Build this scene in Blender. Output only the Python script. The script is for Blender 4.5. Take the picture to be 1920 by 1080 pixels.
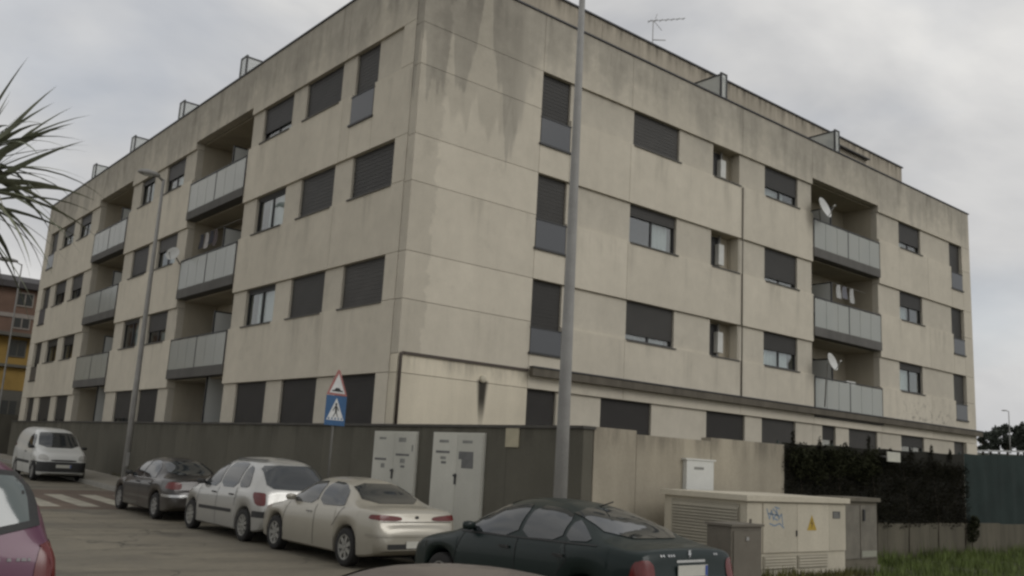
import bpy, bmesh, math, random
import numpy as np
from mathutils import Vector, Matrix
from mathutils.bvhtree import BVHTree
random.seed(7)
R = math.radians
for o in list(bpy.data.objects): bpy.data.objects.remove(o)
S = bpy.context.scene
COL = S.collection

# ------------------------------------------------------------------ camera
# world axes follow the block: +X runs along its right facade, +Y along its left facade, corner at the origin
cd = bpy.data.cameras.new('camera'); cam = bpy.data.objects.new('camera', cd); COL.objects.link(cam)
cd.sensor_width = 36; cd.lens = 31.916; cd.clip_start = .1; cd.clip_end = 3000
cam.matrix_world = Matrix(((0.763584, -0.162629, -0.624893, -11.938),
                           (-0.643331, -0.108632, -0.757842, -18.704),
                           (0.055364, 0.980689, -0.187573, 1.85),
                           (0, 0, 0, 1)))
S.camera = cam
# ------------------------------------------------------------------ world: bright overcast with a few thinner patches
SUN_TO = Vector((0.38, -0.72, 0.58)).normalized()
W = bpy.data.worlds.new('World'); S.world = W; W.use_nodes = True
nt = W.node_tree; nt.nodes.clear()
def wn(t, **k):
    n = nt.nodes.new(t)
    for a, b in k.items(): setattr(n, a, b)
    return n
sky = wn('ShaderNodeTexSky', sky_type='NISHITA', sun_disc=False)
sky.sun_elevation = math.asin(SUN_TO.z); sky.sun_rotation = math.atan2(SUN_TO.x, SUN_TO.y)
tc = wn('ShaderNodeTexCoord'); mp = wn('ShaderNodeMapping'); mp.inputs['Scale'].default_value = (1.6, 1.6, 3.2); mp.inputs['Location'].default_value = (.35, .1, .2)
n1 = wn('ShaderNodeTexNoise'); n1.inputs['Scale'].default_value = 1.5; n1.inputs['Detail'].default_value = 6; n1.inputs['Roughness'].default_value = .52; n1.inputs['Distortion'].default_value = .4
n2 = wn('ShaderNodeTexNoise'); n2.inputs['Scale'].default_value = 1.6; n2.inputs['Detail'].default_value = 4; n2.noise_dimensions = '4D'; n2.inputs['W'].default_value = 2.4
r1 = wn('ShaderNodeValToRGB'); r1.color_ramp.elements[0].position = .36; r1.color_ramp.elements[0].color = (5.1, 5.14, 5.25, 1); r1.color_ramp.elements[1].position = .62; r1.color_ramp.elements[1].color = (7.7, 7.6, 7.42, 1)
r2 = wn('ShaderNodeValToRGB'); r2.color_ramp.elements[0].position = .38; r2.color_ramp.elements[0].color = (.76,)*3+(1,); r2.color_ramp.elements[1].position = .52; r2.color_ramp.elements[1].color = (1.0,)*3+(1,)
mx = wn('ShaderNodeMix', data_type='RGBA'); bg = wn('ShaderNodeBackground'); out = wn('ShaderNodeOutputWorld')
L = nt.links.new
L(tc.outputs['Generated'], mp.inputs['Vector']); L(mp.outputs[0], n1.inputs['Vector']); L(mp.outputs[0], n2.inputs['Vector'])
L(n1.outputs['Fac'], r1.inputs[0]); L(n2.outputs['Fac'], r2.inputs[0])
L(r2.outputs[0], mx.inputs['Factor']); L(sky.outputs[0], mx.inputs['A']); L(r1.outputs[0], mx.inputs['B'])
L(mx.outputs['Result'], bg.inputs['Color']); bg.inputs['Strength'].default_value = .1; L(bg.outputs[0], out.inputs[0])
sd = bpy.data.lights.new('sun', 'SUN'); sun = bpy.data.objects.new('sun', sd); COL.objects.link(sun)
sd.energy = .68; sd.angle = R(25); sd.color = (1, .98, .95)
sun.rotation_euler = SUN_TO.to_track_quat('Z', 'Y').to_euler(); sun.location = SUN_TO*60
S.view_settings.view_transform = 'Standard'; S.view_settings.look = 'None'; S.view_settings.exposure = 0; S.view_settings.gamma = 1
S.render.engine = 'CYCLES'
S.cycles.pixel_filter_type = 'GAUSSIAN'; S.cycles.filter_width = 2.9

# ------------------------------------------------------------------ materials
MATS = {}
class NG:
    def __init__(s, name):
        s.m = bpy.data.materials.new(name); s.m.use_nodes = True; s.t = s.m.node_tree
        s.b = s.t.nodes['Principled BSDF']; s.o = s.t.nodes['Material Output']
    def n(s, t, **k):
        x = s.t.nodes.new(t)
        for a, b in k.items():
            if a in x.inputs.keys() if hasattr(x.inputs, 'keys') else False: x.inputs[a].default_value = b
            else: setattr(x, a, b)
        return x
    def l(s, a, b): s.t.links.new(a, b)
    def math(s, op, a, b=None, c=None, clamp=False):
        x = s.t.nodes.new('ShaderNodeMath'); x.operation = op; x.use_clamp = clamp
        for i, v in enumerate((a, b, c)):
            if v is None: continue
            if isinstance(v, (int, float)): x.inputs[i].default_value = v
            else: s.l(v, x.inputs[i])
        return x.outputs[0]
    def maprange(s, v, a, b, c=0, d=1, smooth=True):
        x = s.t.nodes.new('ShaderNodeMapRange'); x.interpolation_type = 'SMOOTHSTEP' if smooth else 'LINEAR'
        s.l(v, x.inputs[0])
        for i, q in enumerate((a, b, c, d)):
            if isinstance(q, (int, float)): x.inputs[i+1].default_value = q
            else: s.l(q, x.inputs[i+1])
        return x.outputs[0]
    def pos(s):
        g = s.t.nodes.new('ShaderNodeNewGeometry'); x = s.t.nodes.new('ShaderNodeSeparateXYZ'); s.l(g.outputs['Position'], x.inputs[0])
        return g.outputs['Position'], x.outputs[0], x.outputs[1], x.outputs[2]
    def xyz(s, a, b, c):
        x = s.t.nodes.new('ShaderNodeCombineXYZ')
        for i, v in enumerate((a, b, c)):
            if isinstance(v, (int, float)): x.inputs[i].default_value = v
            else: s.l(v, x.inputs[i])
        return x.outputs[0]
    def noise(s, vec, scale, detail=3, rough=.55):
        x = s.t.nodes.new('ShaderNodeTexNoise'); x.inputs['Scale'].default_value = scale; x.inputs['Detail'].default_value = detail; x.inputs['Roughness'].default_value = rough
        s.l(vec, x.inputs['Vector']); return x.outputs['Fac']
    def mix(s, f, a, b, blend='MIX'):
        x = s.t.nodes.new('ShaderNodeMix'); x.data_type = 'RGBA'; x.blend_type = blend
        for sock, v in ((x.inputs['Factor'], f), (x.inputs['A'], a), (x.inputs['B'], b)):
            if isinstance(v, (int, float)): sock.default_value = v
            elif isinstance(v, tuple): sock.default_value = v+(1,) if len(v) == 3 else v
            else: s.l(v, sock)
        return x.outputs['Result']
    def scale_col(s, col, f):
        x = s.t.nodes.new('ShaderNodeVectorMath'); x.operation = 'SCALE'
        if isinstance(col, tuple): x.inputs[0].default_value = col
        else: s.l(col, x.inputs[0])
        s.l(f, x.inputs['Scale']); return x.outputs[0]
    def rnd(s, lo, hi):
        return s.maprange(s.t.nodes.new('ShaderNodeObjectInfo').outputs['Random'], 0, 1, lo, hi, False)
    def bump(s, h, strength, dist=.02):
        x = s.t.nodes.new('ShaderNodeBump'); x.inputs['Strength'].default_value = strength; x.inputs['Distance'].default_value = dist
        s.l(h, x.inputs['Height']); s.l(x.outputs[0], s.b.inputs['Normal'])

def plain(name, col, rough=.6, metal=0, var=.12, scale=3, bump=.15, spec=.4, coat=0, fine=40, objspace=True, pervar=0):
    if name in MATS: return MATS[name]
    g = NG(name); g.b.inputs['Roughness'].default_value = rough; g.b.inputs['Metallic'].default_value = metal; g.b.inputs['Specular IOR Level'].default_value = spec
    if coat: g.b.inputs['Coat Weight'].default_value = coat; g.b.inputs['Coat Roughness'].default_value = .08
    p = g.n('ShaderNodeTexCoord').outputs['Object'] if objspace else g.pos()[0]
    a = g.noise(p, scale, 5, .6); b = g.noise(p, fine, 2)
    f = g.math('MULTIPLY', g.maprange(a, .25, .75, 1-var, 1+var, False), g.maprange(b, .2, .8, 1-var*.5, 1+var*.5, False))
    if pervar: f = g.math('MULTIPLY', f, g.rnd(1-pervar, 1+pervar))
    g.l(g.scale_col(col, f), g.b.inputs['Base Color'])
    if bump: g.bump(b, bump, .01)
    MATS[name] = g.m; return g.m

def facade_mat(name, base):
    if name in MATS: return MATS[name]
    g = NG(name); p, x, y, z = g.pos()
    s = g.math('ADD', x, y)
    right = g.maprange(y, .34, .36, 1, 0)
    streak = g.noise(g.xyz(g.math('MULTIPLY', s, 1.5), 0, g.math('MULTIPLY', z, .2)), 1.0, 5, .62)
    big = g.noise(p, .33, 4, .6); fine = g.noise(p, 22, 3); mid = g.noise(p, 2.3, 5, .65)
    lenn = g.noise(g.xyz(g.math('MULTIPLY', s, .8), 7.3, 0), 1.0, 3, .6)
    lenn = g.maprange(lenn, .33, .68, 0, 1, False)
    near = g.math('MULTIPLY', g.maprange(s, 2.6, 4.4, 1, 0), right)
    ln = g.math('MULTIPLY', lenn, g.math('MULTIPLY_ADD', near, 4.2, 1.9))
    bottom = g.math('SUBTRACT', 14.6, ln)
    wob = g.math('MULTIPLY_ADD', mid, .8, -.4)
    soft = g.math('MULTIPLY_ADD', near, -.75, .95)
    drip = g.maprange(g.math('DIVIDE', g.math('ADD', g.math('SUBTRACT', z, bottom), wob), soft), -.8, .9)
    f = g.math('MULTIPLY_ADD', g.math('MULTIPLY', drip, g.maprange(streak, .2, .7, .55, 1)), -.25, 1)
    # runs of dirt under the sills of each storey
    runs = None
    for zs in (5.63, 8.7, 11.86):
        t = g.math('SUBTRACT', zs, z)
        m = g.math('MULTIPLY', g.maprange(t, 0, .03), g.maprange(t, .2, 1.5, 1, 0))
        runs = m if runs is None else g.math('MAXIMUM', runs, m)
    runs = g.math('MULTIPLY', runs, g.maprange(streak, .5, .72))
    f = g.math('MULTIPLY', f, g.math('MULTIPLY_ADD', runs, -.2, 1))
    f = g.math('MULTIPLY', f, g.maprange(big, .25, .75, .9, 1.08, False))
    f = g.math('MULTIPLY', f, g.maprange(streak, .25, .8, 1.03, .94, False))
    f = g.math('MULTIPLY', f, g.maprange(mid, .3, .75, 1.04, .93, False))
    f = g.math('MULTIPLY', f, g.maprange(fine, .2, .8, .96, 1.04, False))
    # grey damp strip by the corner of the right facade
    edge = g.math('MULTIPLY_ADD', mid, .7, g.math('MULTIPLY_ADD', z, .03, .15))
    strip = g.math('MULTIPLY', right, g.maprange(g.math('SUBTRACT', s, edge), -.05, .05, 1, 0))
    f = g.math('MULTIPLY', f, g.math('MULTIPLY_ADD', strip, -.13, 1))
    # grey film of dirt on the parapet and below the coping
    pz = g.math('MULTIPLY_ADD', big, 2.4, -1.2)
    film = g.maprange(g.math('ADD', z, pz), 11.6, 14.2)
    f = g.math('MULTIPLY', f, g.math('MULTIPLY_ADD', g.math('MULTIPLY', film, g.maprange(mid, .25, .6, .5, 1)), -.17, 1))
    cop = g.math('MULTIPLY', g.maprange(z, 13.4, 14.9), g.maprange(streak, .52, .66))
    f = g.math('MULTIPLY', f, g.math('MULTIPLY_ADD', cop, -.28, 1))
    cs_ = g.math('MULTIPLY', right, g.math('MULTIPLY', g.maprange(g.math('ADD', s, wob), .2, .8), g.maprange(g.math('ADD', s, wob), 3.0, 3.8, 1, 0)))
    big2 = g.math('SUBTRACT', g.math('ADD', z, g.math('MULTIPLY', g.noise(g.xyz(g.math('MULTIPLY', s, 1.5), 2.0, 0), 1, 2), 7.5)), 14.6)
    f = g.math('MULTIPLY', f, g.math('MULTIPLY_ADD', g.math('MULTIPLY', cs_, g.maprange(big2, -.15, .25)), -.15, 1))
    blot = g.maprange(g.noise(p, .9, 5, .7), .56, .72)
    f = g.math('MULTIPLY', f, g.math('MULTIPLY_ADD', blot, -.10, 1))
    # black mould above the string course at the far end
    ml = g.math('MULTIPLY', g.math('MULTIPLY', g.maprange(s, 24.3, 25.2), g.maprange(s, 28.6, 29.6, 1, 0)), g.math('MULTIPLY', right, g.math('MULTIPLY', g.maprange(z, 4.35, 4.6), g.maprange(z, 4.9, 5.7, 1, 0))))
    sp = g.maprange(g.noise(p, 3.6, 6, .7), .52, .66)
    f = g.math('MULTIPLY', f, g.math('MULTIPLY_ADD', g.math('MULTIPLY', ml, sp), -.5, 1))
    f = g.math('MULTIPLY', f, g.rnd(.955, 1.04))
    warm = g.mix(drip, base, (base[0]*.98, base[1]*.985, base[2]*1.0))
    g.l(g.scale_col(warm, f), g.b.inputs['Base Color']); g.b.inputs['Roughness'].default_value = .9; g.b.inputs['Specular IOR Level'].default_value = .2
    g.bump(g.noise(p, 60, 3), .25, .008)
    MATS[name] = g.m; return g.m

def wall_mat(name, base, streaky=.25, sc=1.0, topdirt=0, ztop=2.5, soot=False):
    if name in MATS: return MATS[name]
    g = NG(name); p, x, y, z = g.pos(); s = g.math('ADD', x, y)
    st = g.noise(g.xyz(g.math('MULTIPLY', s, 2.6*sc), 0, g.math('MULTIPLY', z, .35)), 1, 5, .6); b = g.noise(p, .7, 4); f1 = g.noise(p, 25, 3)
    f = g.math('MULTIPLY', g.maprange(st, .25, .78, 1+streaky*.4, 1-streaky, False), g.maprange(b, .25, .75, .88, 1.12, False))
    f = g.math('MULTIPLY', f, g.maprange(f1, .2, .8, .93, 1.07, False))
    f = g.math('MULTIPLY', f, g.rnd(.93, 1.07))
    if topdirt:
        td = g.math('MULTIPLY', g.maprange(g.math('SUBTRACT', ztop, z), 0, .6, 1, 0), g.maprange(st, .4, .65))
        f = g.math('MULTIPLY', f, g.math('MULTIPLY_ADD', td, -topdirt, 1))
    if soot:   # run of soot below the wall vent
        hw = g.math('MULTIPLY_ADD', g.math('SUBTRACT', z, 2.5),   .13, .07)
        so = g.math('MULTIPLY', g.maprange(g.math('DIVIDE', g.math('ABSOLUTE', g.math('SUBTRACT', x, g.math('MULTIPLY_ADD', st, .12, 2.62))), hw), .35, 1.0, 1, 0), g.math('MULTIPLY', g.maprange(z, 2.5, 3.45), g.maprange(z, 3.84, 3.92, 1, 0)))
        f = g.math('MULTIPLY', f, g.math('MULTIPLY_ADD', so, -.92, 1))
    g.l(g.scale_col(base, f), g.b.inputs['Base Color']); g.b.inputs['Roughness'].default_value = .88; g.b.inputs['Specular IOR Level'].default_value = .25
    g.bump(f1, .3, .01); MATS[name] = g.m; return g.m

def glassy(name, tint, alpha=.5, rough=.06, spec=.6):
    if name in MATS: return MATS[name]
    g = NG(name); g.b.inputs['Base Color'].default_value = tint+(1,); g.b.inputs['Roughness'].default_value = rough; g.b.inputs['Specular IOR Level'].default_value = spec
    if alpha < 1:
        t = g.n('ShaderNodeBsdfTransparent'); m = g.n('ShaderNodeMixShader'); m.inputs[0].default_value = alpha
        g.l(t.outputs[0], m.inputs[1]); g.l(g.b.outputs[0], m.inputs[2]); g.l(m.outputs[0], g.o.inputs[0])
    MATS[name] = g.m; return g.m
def pane_glass(name, refl):
    g = NG(name); t = g.n('ShaderNodeBsdfTransparent'); t.inputs[0].default_value = (.82, .86, .86, 1); q = g.n('ShaderNodeBsdfGlossy'); q.inputs['Roughness'].default_value = .03
    m = g.n('ShaderNodeMixShader'); m.inputs[0].default_value = refl; g.l(t.outputs[0], m.inputs[1]); g.l(q.outputs[0], m.inputs[2]); g.l(m.outputs[0], g.o.inputs[0]); MATS[name] = g.m; return g.m

def paint(name, col, metal=.35, rough=.33, dirt=.25, coat=.5):
    if name in MATS: return MATS[name]
    g = NG(name); tcn = g.n('ShaderNodeTexCoord'); p = tcn.outputs['Object']
    sx = g.n('ShaderNodeSeparateXYZ'); g.l(p, sx.inputs[0]); z = sx.outputs[2]
    nz = g.noise(p, 2.4, 5, .6); fl = g.noise(p, 14, 3)
    grime = g.math('MULTIPLY', g.maprange(g.math('MULTIPLY_ADD', nz, .35, z), .35, .85, 1, 0), dirt*2, clamp=True)
    grime = g.math('ADD', grime, g.maprange(fl, .5, .9, 0, dirt*.3), clamp=True)
    g.l(g.mix(grime, col, (.10, .092, .075)), g.b.inputs['Base Color']); g.b.inputs['Specular IOR Level'].default_value = .5 if coat > .2 else .25
    g.b.inputs['Metallic'].default_value = metal; g.l(g.math('MULTIPLY_ADD', grime, .4, rough), g.b.inputs['Roughness'])
    g.b.inputs['Coat Weight'].default_value = coat; g.b.inputs['Coat Roughness'].default_value = .06
    MATS[name] = g.m; return g.m

FAC = facade_mat('weathered_concrete', (.615, .565, .465))
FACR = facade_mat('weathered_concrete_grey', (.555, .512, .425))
FACW = wall_mat('repainted_render', (.66, .60, .475), .12, .8, .35, 4.3, soot=True)
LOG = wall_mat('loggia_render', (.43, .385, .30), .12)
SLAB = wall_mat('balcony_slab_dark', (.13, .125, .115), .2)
COURSE = wall_mat('string_course_dirty', (.135, .12, .095), .4)
ANTH = plain('anthracite_metal', (.045, .045, .045), .5, .2, .1)
SHUT = plain('roller_shutter_grey', (.046, .043, .038), .55, 0, .2, 1.5, .05, pervar=.3)
SHUTD = plain('roller_shutter_dark', (.028, .025, .022), .6, 0, .2, 1.5, .05)
COPE = plain('coping_metal', (.055, .055, .058), .5, .4)
PANE = pane_glass('window_glass', .2)
CURT = plain('curtain_white', (.80, .80, .76), .9, 0, .05, 4, 0)
FROST = glassy('frosted_glass', (.50, .515, .475), .62, .22, .6)
FROSTB = glassy('frosted_glass_blue', (.095, .10, .108), .95, .3, .5)
SCREEN = glassy('terrace_screen_glass', (.60, .62, .59), .6, .25, .4)
DARKIN = plain('dark_interior', (.015, .015, .014), .9, 0, .1)
WHITE = plain('white_enamel', (.62, .62, .58), .45, 0, .08)
GALV = plain('galvanised_steel', (.29, .285, .27), .7, .0, .14, 2.5)
DKWALL = wall_mat('dark_stone_cladding', (.118, .111, .088), .12, .6, .25, 2.55)
LTWALL = wall_mat('light_concrete_wall', (.38, .34, .265), .2, .6, .4, 2.55)
LOWW = wall_mat('low_wall_concrete', (.12, .108, .08), .35)
PIPE = plain('brown_pipe', (.07, .055, .045), .6)
PANEL = wall_mat('meter_panel_paint', (.55, .54, .475), .06)

# ------------------------------------------------------------------ mesh helpers
class MB:
    def __init__(s): s.v = []; s.f = []
    def box(s, x0, x1, y0, y1, z0, z1):
        i = len(s.v)
        s.v += [(x0,y0,z0),(x1,y0,z0),(x1,y1,z0),(x0,y1,z0),(x0,y0,z1),(x1,y0,z1),(x1,y1,z1),(x0,y1,z1)]
        s.f += [(i,i+3,i+2,i+1),(i+4,i+5,i+6,i+7),(i,i+1,i+5,i+4),(i+1,i+2,i+6,i+5),(i+2,i+3,i+7,i+6),(i+3,i,i+4,i+7)]
        return s
    def tube(s, pts, r, n=8, cap=True):
        pts = [Vector(p) for p in pts]; rr = r if isinstance(r, (list, tuple)) else [r]*len(pts); base = len(s.v)
        for k, p in enumerate(pts):
            d = (pts[min(k+1, len(pts)-1)]-pts[max(k-1, 0)]).normalized()
            u = d.orthogonal().normalized() if k == 0 else (u-d*u.dot(d)).normalized()
            w = d.cross(u)
            for a in range(n):
                t = 2*math.pi*a/n; s.v.append(tuple(p+(u*math.cos(t)+w*math.sin(t))*rr[k]))
        for k in range(len(pts)-1):
            for a in range(n):
                b = (a+1) % n; s.f.append((base+k*n+a, base+k*n+b, base+(k+1)*n+b, base+(k+1)*n+a))
        if cap: s.f.append(tuple(base+a for a in range(n))[::-1]); s.f.append(tuple(base+(len(pts)-1)*n+a for a in range(n)))
        return s
    def prism(s, poly, axis, a, b):   # poly of 2D points extruded along axis from a to b
        i = len(s.v); n = len(poly)
        def P(u, w, t): return {'x': (t, u, w), 'y': (u, t, w), 'z': (u, w, t)}[axis]
        s.v += [P(u, w, a) for u, w in poly]+[P(u, w, b) for u, w in poly]
        s.f += [tuple(range(i, i+n)), tuple(range(i+2*n-1, i+n-1, -1))]
        s.f += [(i+k, i+n+k, i+n+(k+1) % n, i+(k+1) % n) for k in range(n)]
        return s
    def lathe(s, prof, n=24, axis='x', c=(0,0,0)):   # prof (radius, along)
        i = len(s.v); m = len(prof)
        for a in range(n):
            t = 2*math.pi*a/n; ct, st = math.cos(t), math.sin(t)
            for r, h in prof:
                if axis == 'x': s.v.append((c[0]+h, c[1]+r*ct, c[2]+r*st))
                elif axis == 'z': s.v.append((c[0]+r*ct, c[1]+r*st, c[2]+h))
                else: s.v.append((c[0]+r*ct, c[1]+h, c[2]+r*st))
        for a in range(n):
            b = (a+1) % n
            for k in range(m-1): s.f.append((i+a*m+k, i+b*m+k, i+b*m+k+1, i+a*m+k+1))
        return s
    def build(s, name, mat, parent=None, smooth=False, origin=None, fix=True):
        v = np.array(s.v, float)
        if origin is None: origin = (v.min(0)+v.max(0))/2
        origin = np.array(origin, float)
        me = bpy.data.meshes.new(name); me.from_pydata([tuple(q) for q in (v-origin)], [], s.f)
        if fix:
            bm = bmesh.new(); bm.from_mesh(me); bmesh.ops.recalc_face_normals(bm, faces=bm.faces); bm.to_mesh(me); bm.free()
        me.materials.append(mat)
        if smooth: me.shade_smooth()
        o = bpy.data.objects.new(name, me); COL.objects.link(o); o.location = origin
        if parent is not None:
            o.parent = parent; o.location = Vector(origin)-abs_loc(parent)
        return o
def abs_loc(o):
    l = Vector((0, 0, 0))
    while o is not None: l += o.location; o = o.parent
    return l
def empty(name, loc=(0, 0, 0)):
    o = bpy.data.objects.new(name, None); COL.objects.link(o); o.location = loc; o.empty_display_size = .3; return o
def tag(o, label=None, cat=None, group=None, kind=None):
    if label: o['label'] = label
    if cat: o['category'] = cat
    if group: o['group'] = group
    if kind: o['kind'] = kind
    return o
def B(*a): return MB().box(*a)

# ------------------------------------------------------------------ ground, road, pavement
def gz(y):
    t = min(max((y-3.5)/27, 0), 1); return .52*(t*t*(3-2*t)*.35+t*.65)
def sheet(name, x0, x1, ys, dz, mat, nx=1, kind='structure', skirt=0):
    m = MB(); xs = [x0+(x1-x0)*i/nx for i in range(nx+1)]
    for y in ys:
        for x in xs: m.v.append((x, y, gz(y)+dz))
    n = nx+1
    for j in range(len(ys)-1):
        for i in range(nx): a = j*n+i; m.f.append((a, a+1, a+n+1, a+n))
    if skirt:
        for side in (0, nx):
            b = len(m.v)
            for y in ys: m.v.append((xs[side], y, gz(y)+dz-skirt))
            for j in range(len(ys)-1): m.f.append((j*n+side, (j+1)*n+side, b+j+1, b+j))
        b = len(m.v)
        for x in xs: m.v.append((x, ys[0], gz(ys[0])+dz-skirt))
        for i in range(nx): m.f.append((i, i+1, b+i+1, b+i))
    o = m.build(name, mat, fix=False); return tag(o, kind=kind)
YS = [-700, -60]+[-40+2*i for i in range(21)]+[3+1.0*i for i in range(30)]+[36, 45, 80, 200, 900]
def asphalt():
    g = NG('asphalt'); p, x, y, z = g.pos()
    a = g.noise(p, .35, 5, .65); b = g.noise(p, 90, 2); c = g.noise(g.xyz(g.math('MULTIPLY', x, .25), g.math('MULTIPLY', y, 1.3), 0), 1, 4); d = g.noise(p, 5, 5, .7)
    f = g.math('MULTIPLY', g.maprange(a, .3, .7, .78, 1.2, False), g.maprange(c, .4, .7, 1.06, .7))
    f = g.math('MULTIPLY', f, g.maprange(b, .2, .8, .75, 1.25, False)); f = g.math('MULTIPLY', f, g.maprange(d, .3, .7, .88, 1.1, False))
    vo = g.n('ShaderNodeTexVoronoi', feature='DISTANCE_TO_EDGE'); vo.inputs['Scale'].default_value = .42
    wv = g.n('ShaderNodeVectorMath', operation='ADD'); nz = g.n('ShaderNodeTexNoise'); nz.inputs['Scale'].default_value = 1.3; nz.inputs['Detail'].default_value = 4; g.l(p, nz.inputs['Vector']); g.l(p, wv.inputs[0]); g.l(nz.outputs['Color'], wv.inputs[1]); g.l(wv.outputs[0], vo.inputs['Vector'])
    crack = g.math('MULTIPLY', g.maprange(vo.outputs['Distance'], .004, .014, 1, 0), g.maprange(a, .42, .55))
    f = g.math('MULTIPLY', f, g.math('MULTIPLY_ADD', crack, -.55, 1))
    oil = g.maprange(g.noise(g.xyz(x, g.math('MULTIPLY', y, .8), 4), .75, 4, .6), .58, .70)
    f = g.math('MULTIPLY', f, g.math('MULTIPLY_ADD', oil, -.38, 1))
    g.l(g.scale_col((.172, .152, .112), f), g.b.inputs['Base Color']); g.b.inputs['Roughness'].default_value = .82
    g.l(g.maprange(a, .35, .65, .62, .92, False), g.b.inputs['Roughness']); g.bump(b, .5, .01); return g.m
ASPH = asphalt()
PAVE = wall_mat('pavement_concrete', (.26, .24, .20), .12)
EARTH = plain('earth_ground', (.10, .09, .06), .95, 0, .3, .4, .4, objspace=False)
tag(sheet('ground', -900, 900, YS, -.16, EARTH, 6), kind='structure')
sheet('road', -40, -2.25, [y for y in YS if -60 <= y <= 80], 0, ASPH, 8)
PY = [y for y in YS if -38 <= y <= 45]
sheet('pavement', -2.1, -.02, PY, .13, PAVE, 2, skirt=.3)
KERB = plain('kerb_stone', (.27, .26, .23), .85, 0, .15, 3)
kerb = sheet('kerb', -2.25, -2.104, PY, .135, KERB, 1, skirt=.3)
m = MB().box(-.02, 4.6, -30, 0, -.2, .128)
tag(m.build('forecourt_pavement', PAVE), kind='structure')
# raised red crossing with white bars
REDX = plain('red_crossing_paint', (.135, .10, .075), .85, 0, .3, 1.2, .3, objspace=False)
MARK = plain('road_marking_white', (.36, .335, .27), .8, 0, .4, 2.2, .2, objspace=False)
sheet('crossing_surface', -12, -2.26, [6.6+.5*i for i in range(14)], .004, REDX, 4)
zc = 0
for k in range(10):
    x0 = -11.6+k*.98
    o = sheet('crossing_bar', x0, x0+.5, [7.3+.5*i for i in range(9)], .008, MARK, 1)

# ------------------------------------------------------------------ apartment block
bld = empty('apartment_building')
tag(bld, 'four storey beige concrete apartment block with stained facades, loggias and roof terrace', 'building')
class Fac:
    def __init__(s, side): s.side = side
    def bb(s, m, s0, s1, d0, d1, z0, z1):
        if s.side == 'L': m.box(d0, d1, s0, s1, z0, z1)
        else: m.box(s0, s1, d0, d1, z0, z1)
        return m
    def box(s, name, mat, s0, s1, d0, d1, z0, z1, parent=None): return s.bb(MB(), s0, s1, d0, d1, z0, z1).build(name, mat, parent or bld)
    def P(s, a, d, z): return (d, a, z) if s.side == 'L' else (a, d, z)
FL, FR = Fac('L'), Fac('R')
G = .007
def panel(F, s0, s1, z0, z1, d=0., mat=None, name='panel'):
    if s1-s0 < .03 or z1-z0 < .03: return
    if mat is None and F.side == 'R' and s1 <= 4.23 and z0 < 4.3:
        if z1 > 4.35: panel(F, s0, s1, 4.3, z1, d, FAC)
        z1 = min(z1, 4.3); mat = FACW
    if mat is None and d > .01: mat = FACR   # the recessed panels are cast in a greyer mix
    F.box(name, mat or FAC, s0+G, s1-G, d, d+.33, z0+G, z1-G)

def window(F, s0, s1, z0, z1, shut=1., curtain=None, guard=None, dark=False, sill=True, mull=True):
    """frame with sashes, roller shutter let down by the fraction shut, optional curtain (a,b) and glazed guard up to z"""
    zs = z0
    fr = MB(); fw = .06
    F.bb(fr, s0, s0+fw, .17, .25, z0, z1); F.bb(fr, s1-fw, s1, .17, .25, z0, z1); F.bb(fr, s0+fw, s1-fw, .17, .25, z1-fw-.1, z1); F.bb(fr, s0+fw, s1-fw, .17, .25, z0, z0+fw)
    mid = (s0+s1)/2
    if mull and s1-s0 > 1.3: F.bb(fr, mid-.035, mid+.035, .18, .24, z0+fw, z1-fw-.1)
    w = fr.build('window', ANTH, bld)
    zt = z1-fw-.1; hb = z0+fw
    edges = [(s0+fw, mid-.035), (mid+.035, s1-fw)] if (mull and s1-s0 > 1.3) else [(s0+fw, s1-fw)]
    zb = z1-shut*(z1-z0)+.01
    if shut < .99 or guard:
        for a, b in edges: F.box('pane', PANE, a, b, .205, .215, hb, zt, w)
    if shut > .02:
        m = MB(); n = max(2, int((z1-zb)/.055)); h = (z1-zb)/n
        for k in range(n):
            F.bb(m, s0+.012, s1-.012, .135 if k % 2 else .141, .16, zb+k*h+.004, zb+(k+1)*h-.004)
        F.bb(m, s0+.012, s1-.012, .146, .156, zb, z1)
        m.build('shutter', SHUTD if dark else SHUT, w)
    if curtain:
        a, b = curtain; m = MB(); a = s0+(s1-s0)*a; b = s0+(s1-s0)*b; n = max(4, int((b-a)/.09))
        for k in range(n+1):
            s_ = a+(b-a)*k/n; d = .30+.025*(k % 2)
            for z in (z0+.05, z1-.1): m.v.append(F.P(s_, d, z))
        for k in range(n): m.f.append((2*k, 2*k+2, 2*k+3, 2*k+1))
        m.build('curtain', CURT, w, fix=False)
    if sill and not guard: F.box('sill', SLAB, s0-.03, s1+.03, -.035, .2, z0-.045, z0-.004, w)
    if guard:
        F.box('guard_panel', FROSTB if F is FR or True else FROST, s0+.02, s1-.02, -.005, .012, z0+.03, guard, w)
        F.box('guard_rail', ANTH, s0-.02, s1+.02, -.02, .03, guard, guard+.03, w); F.box('sill', ANTH, s0-.04, s1+.04, -.05, .2, z0-.03, z0+.028, w)
    return w

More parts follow.
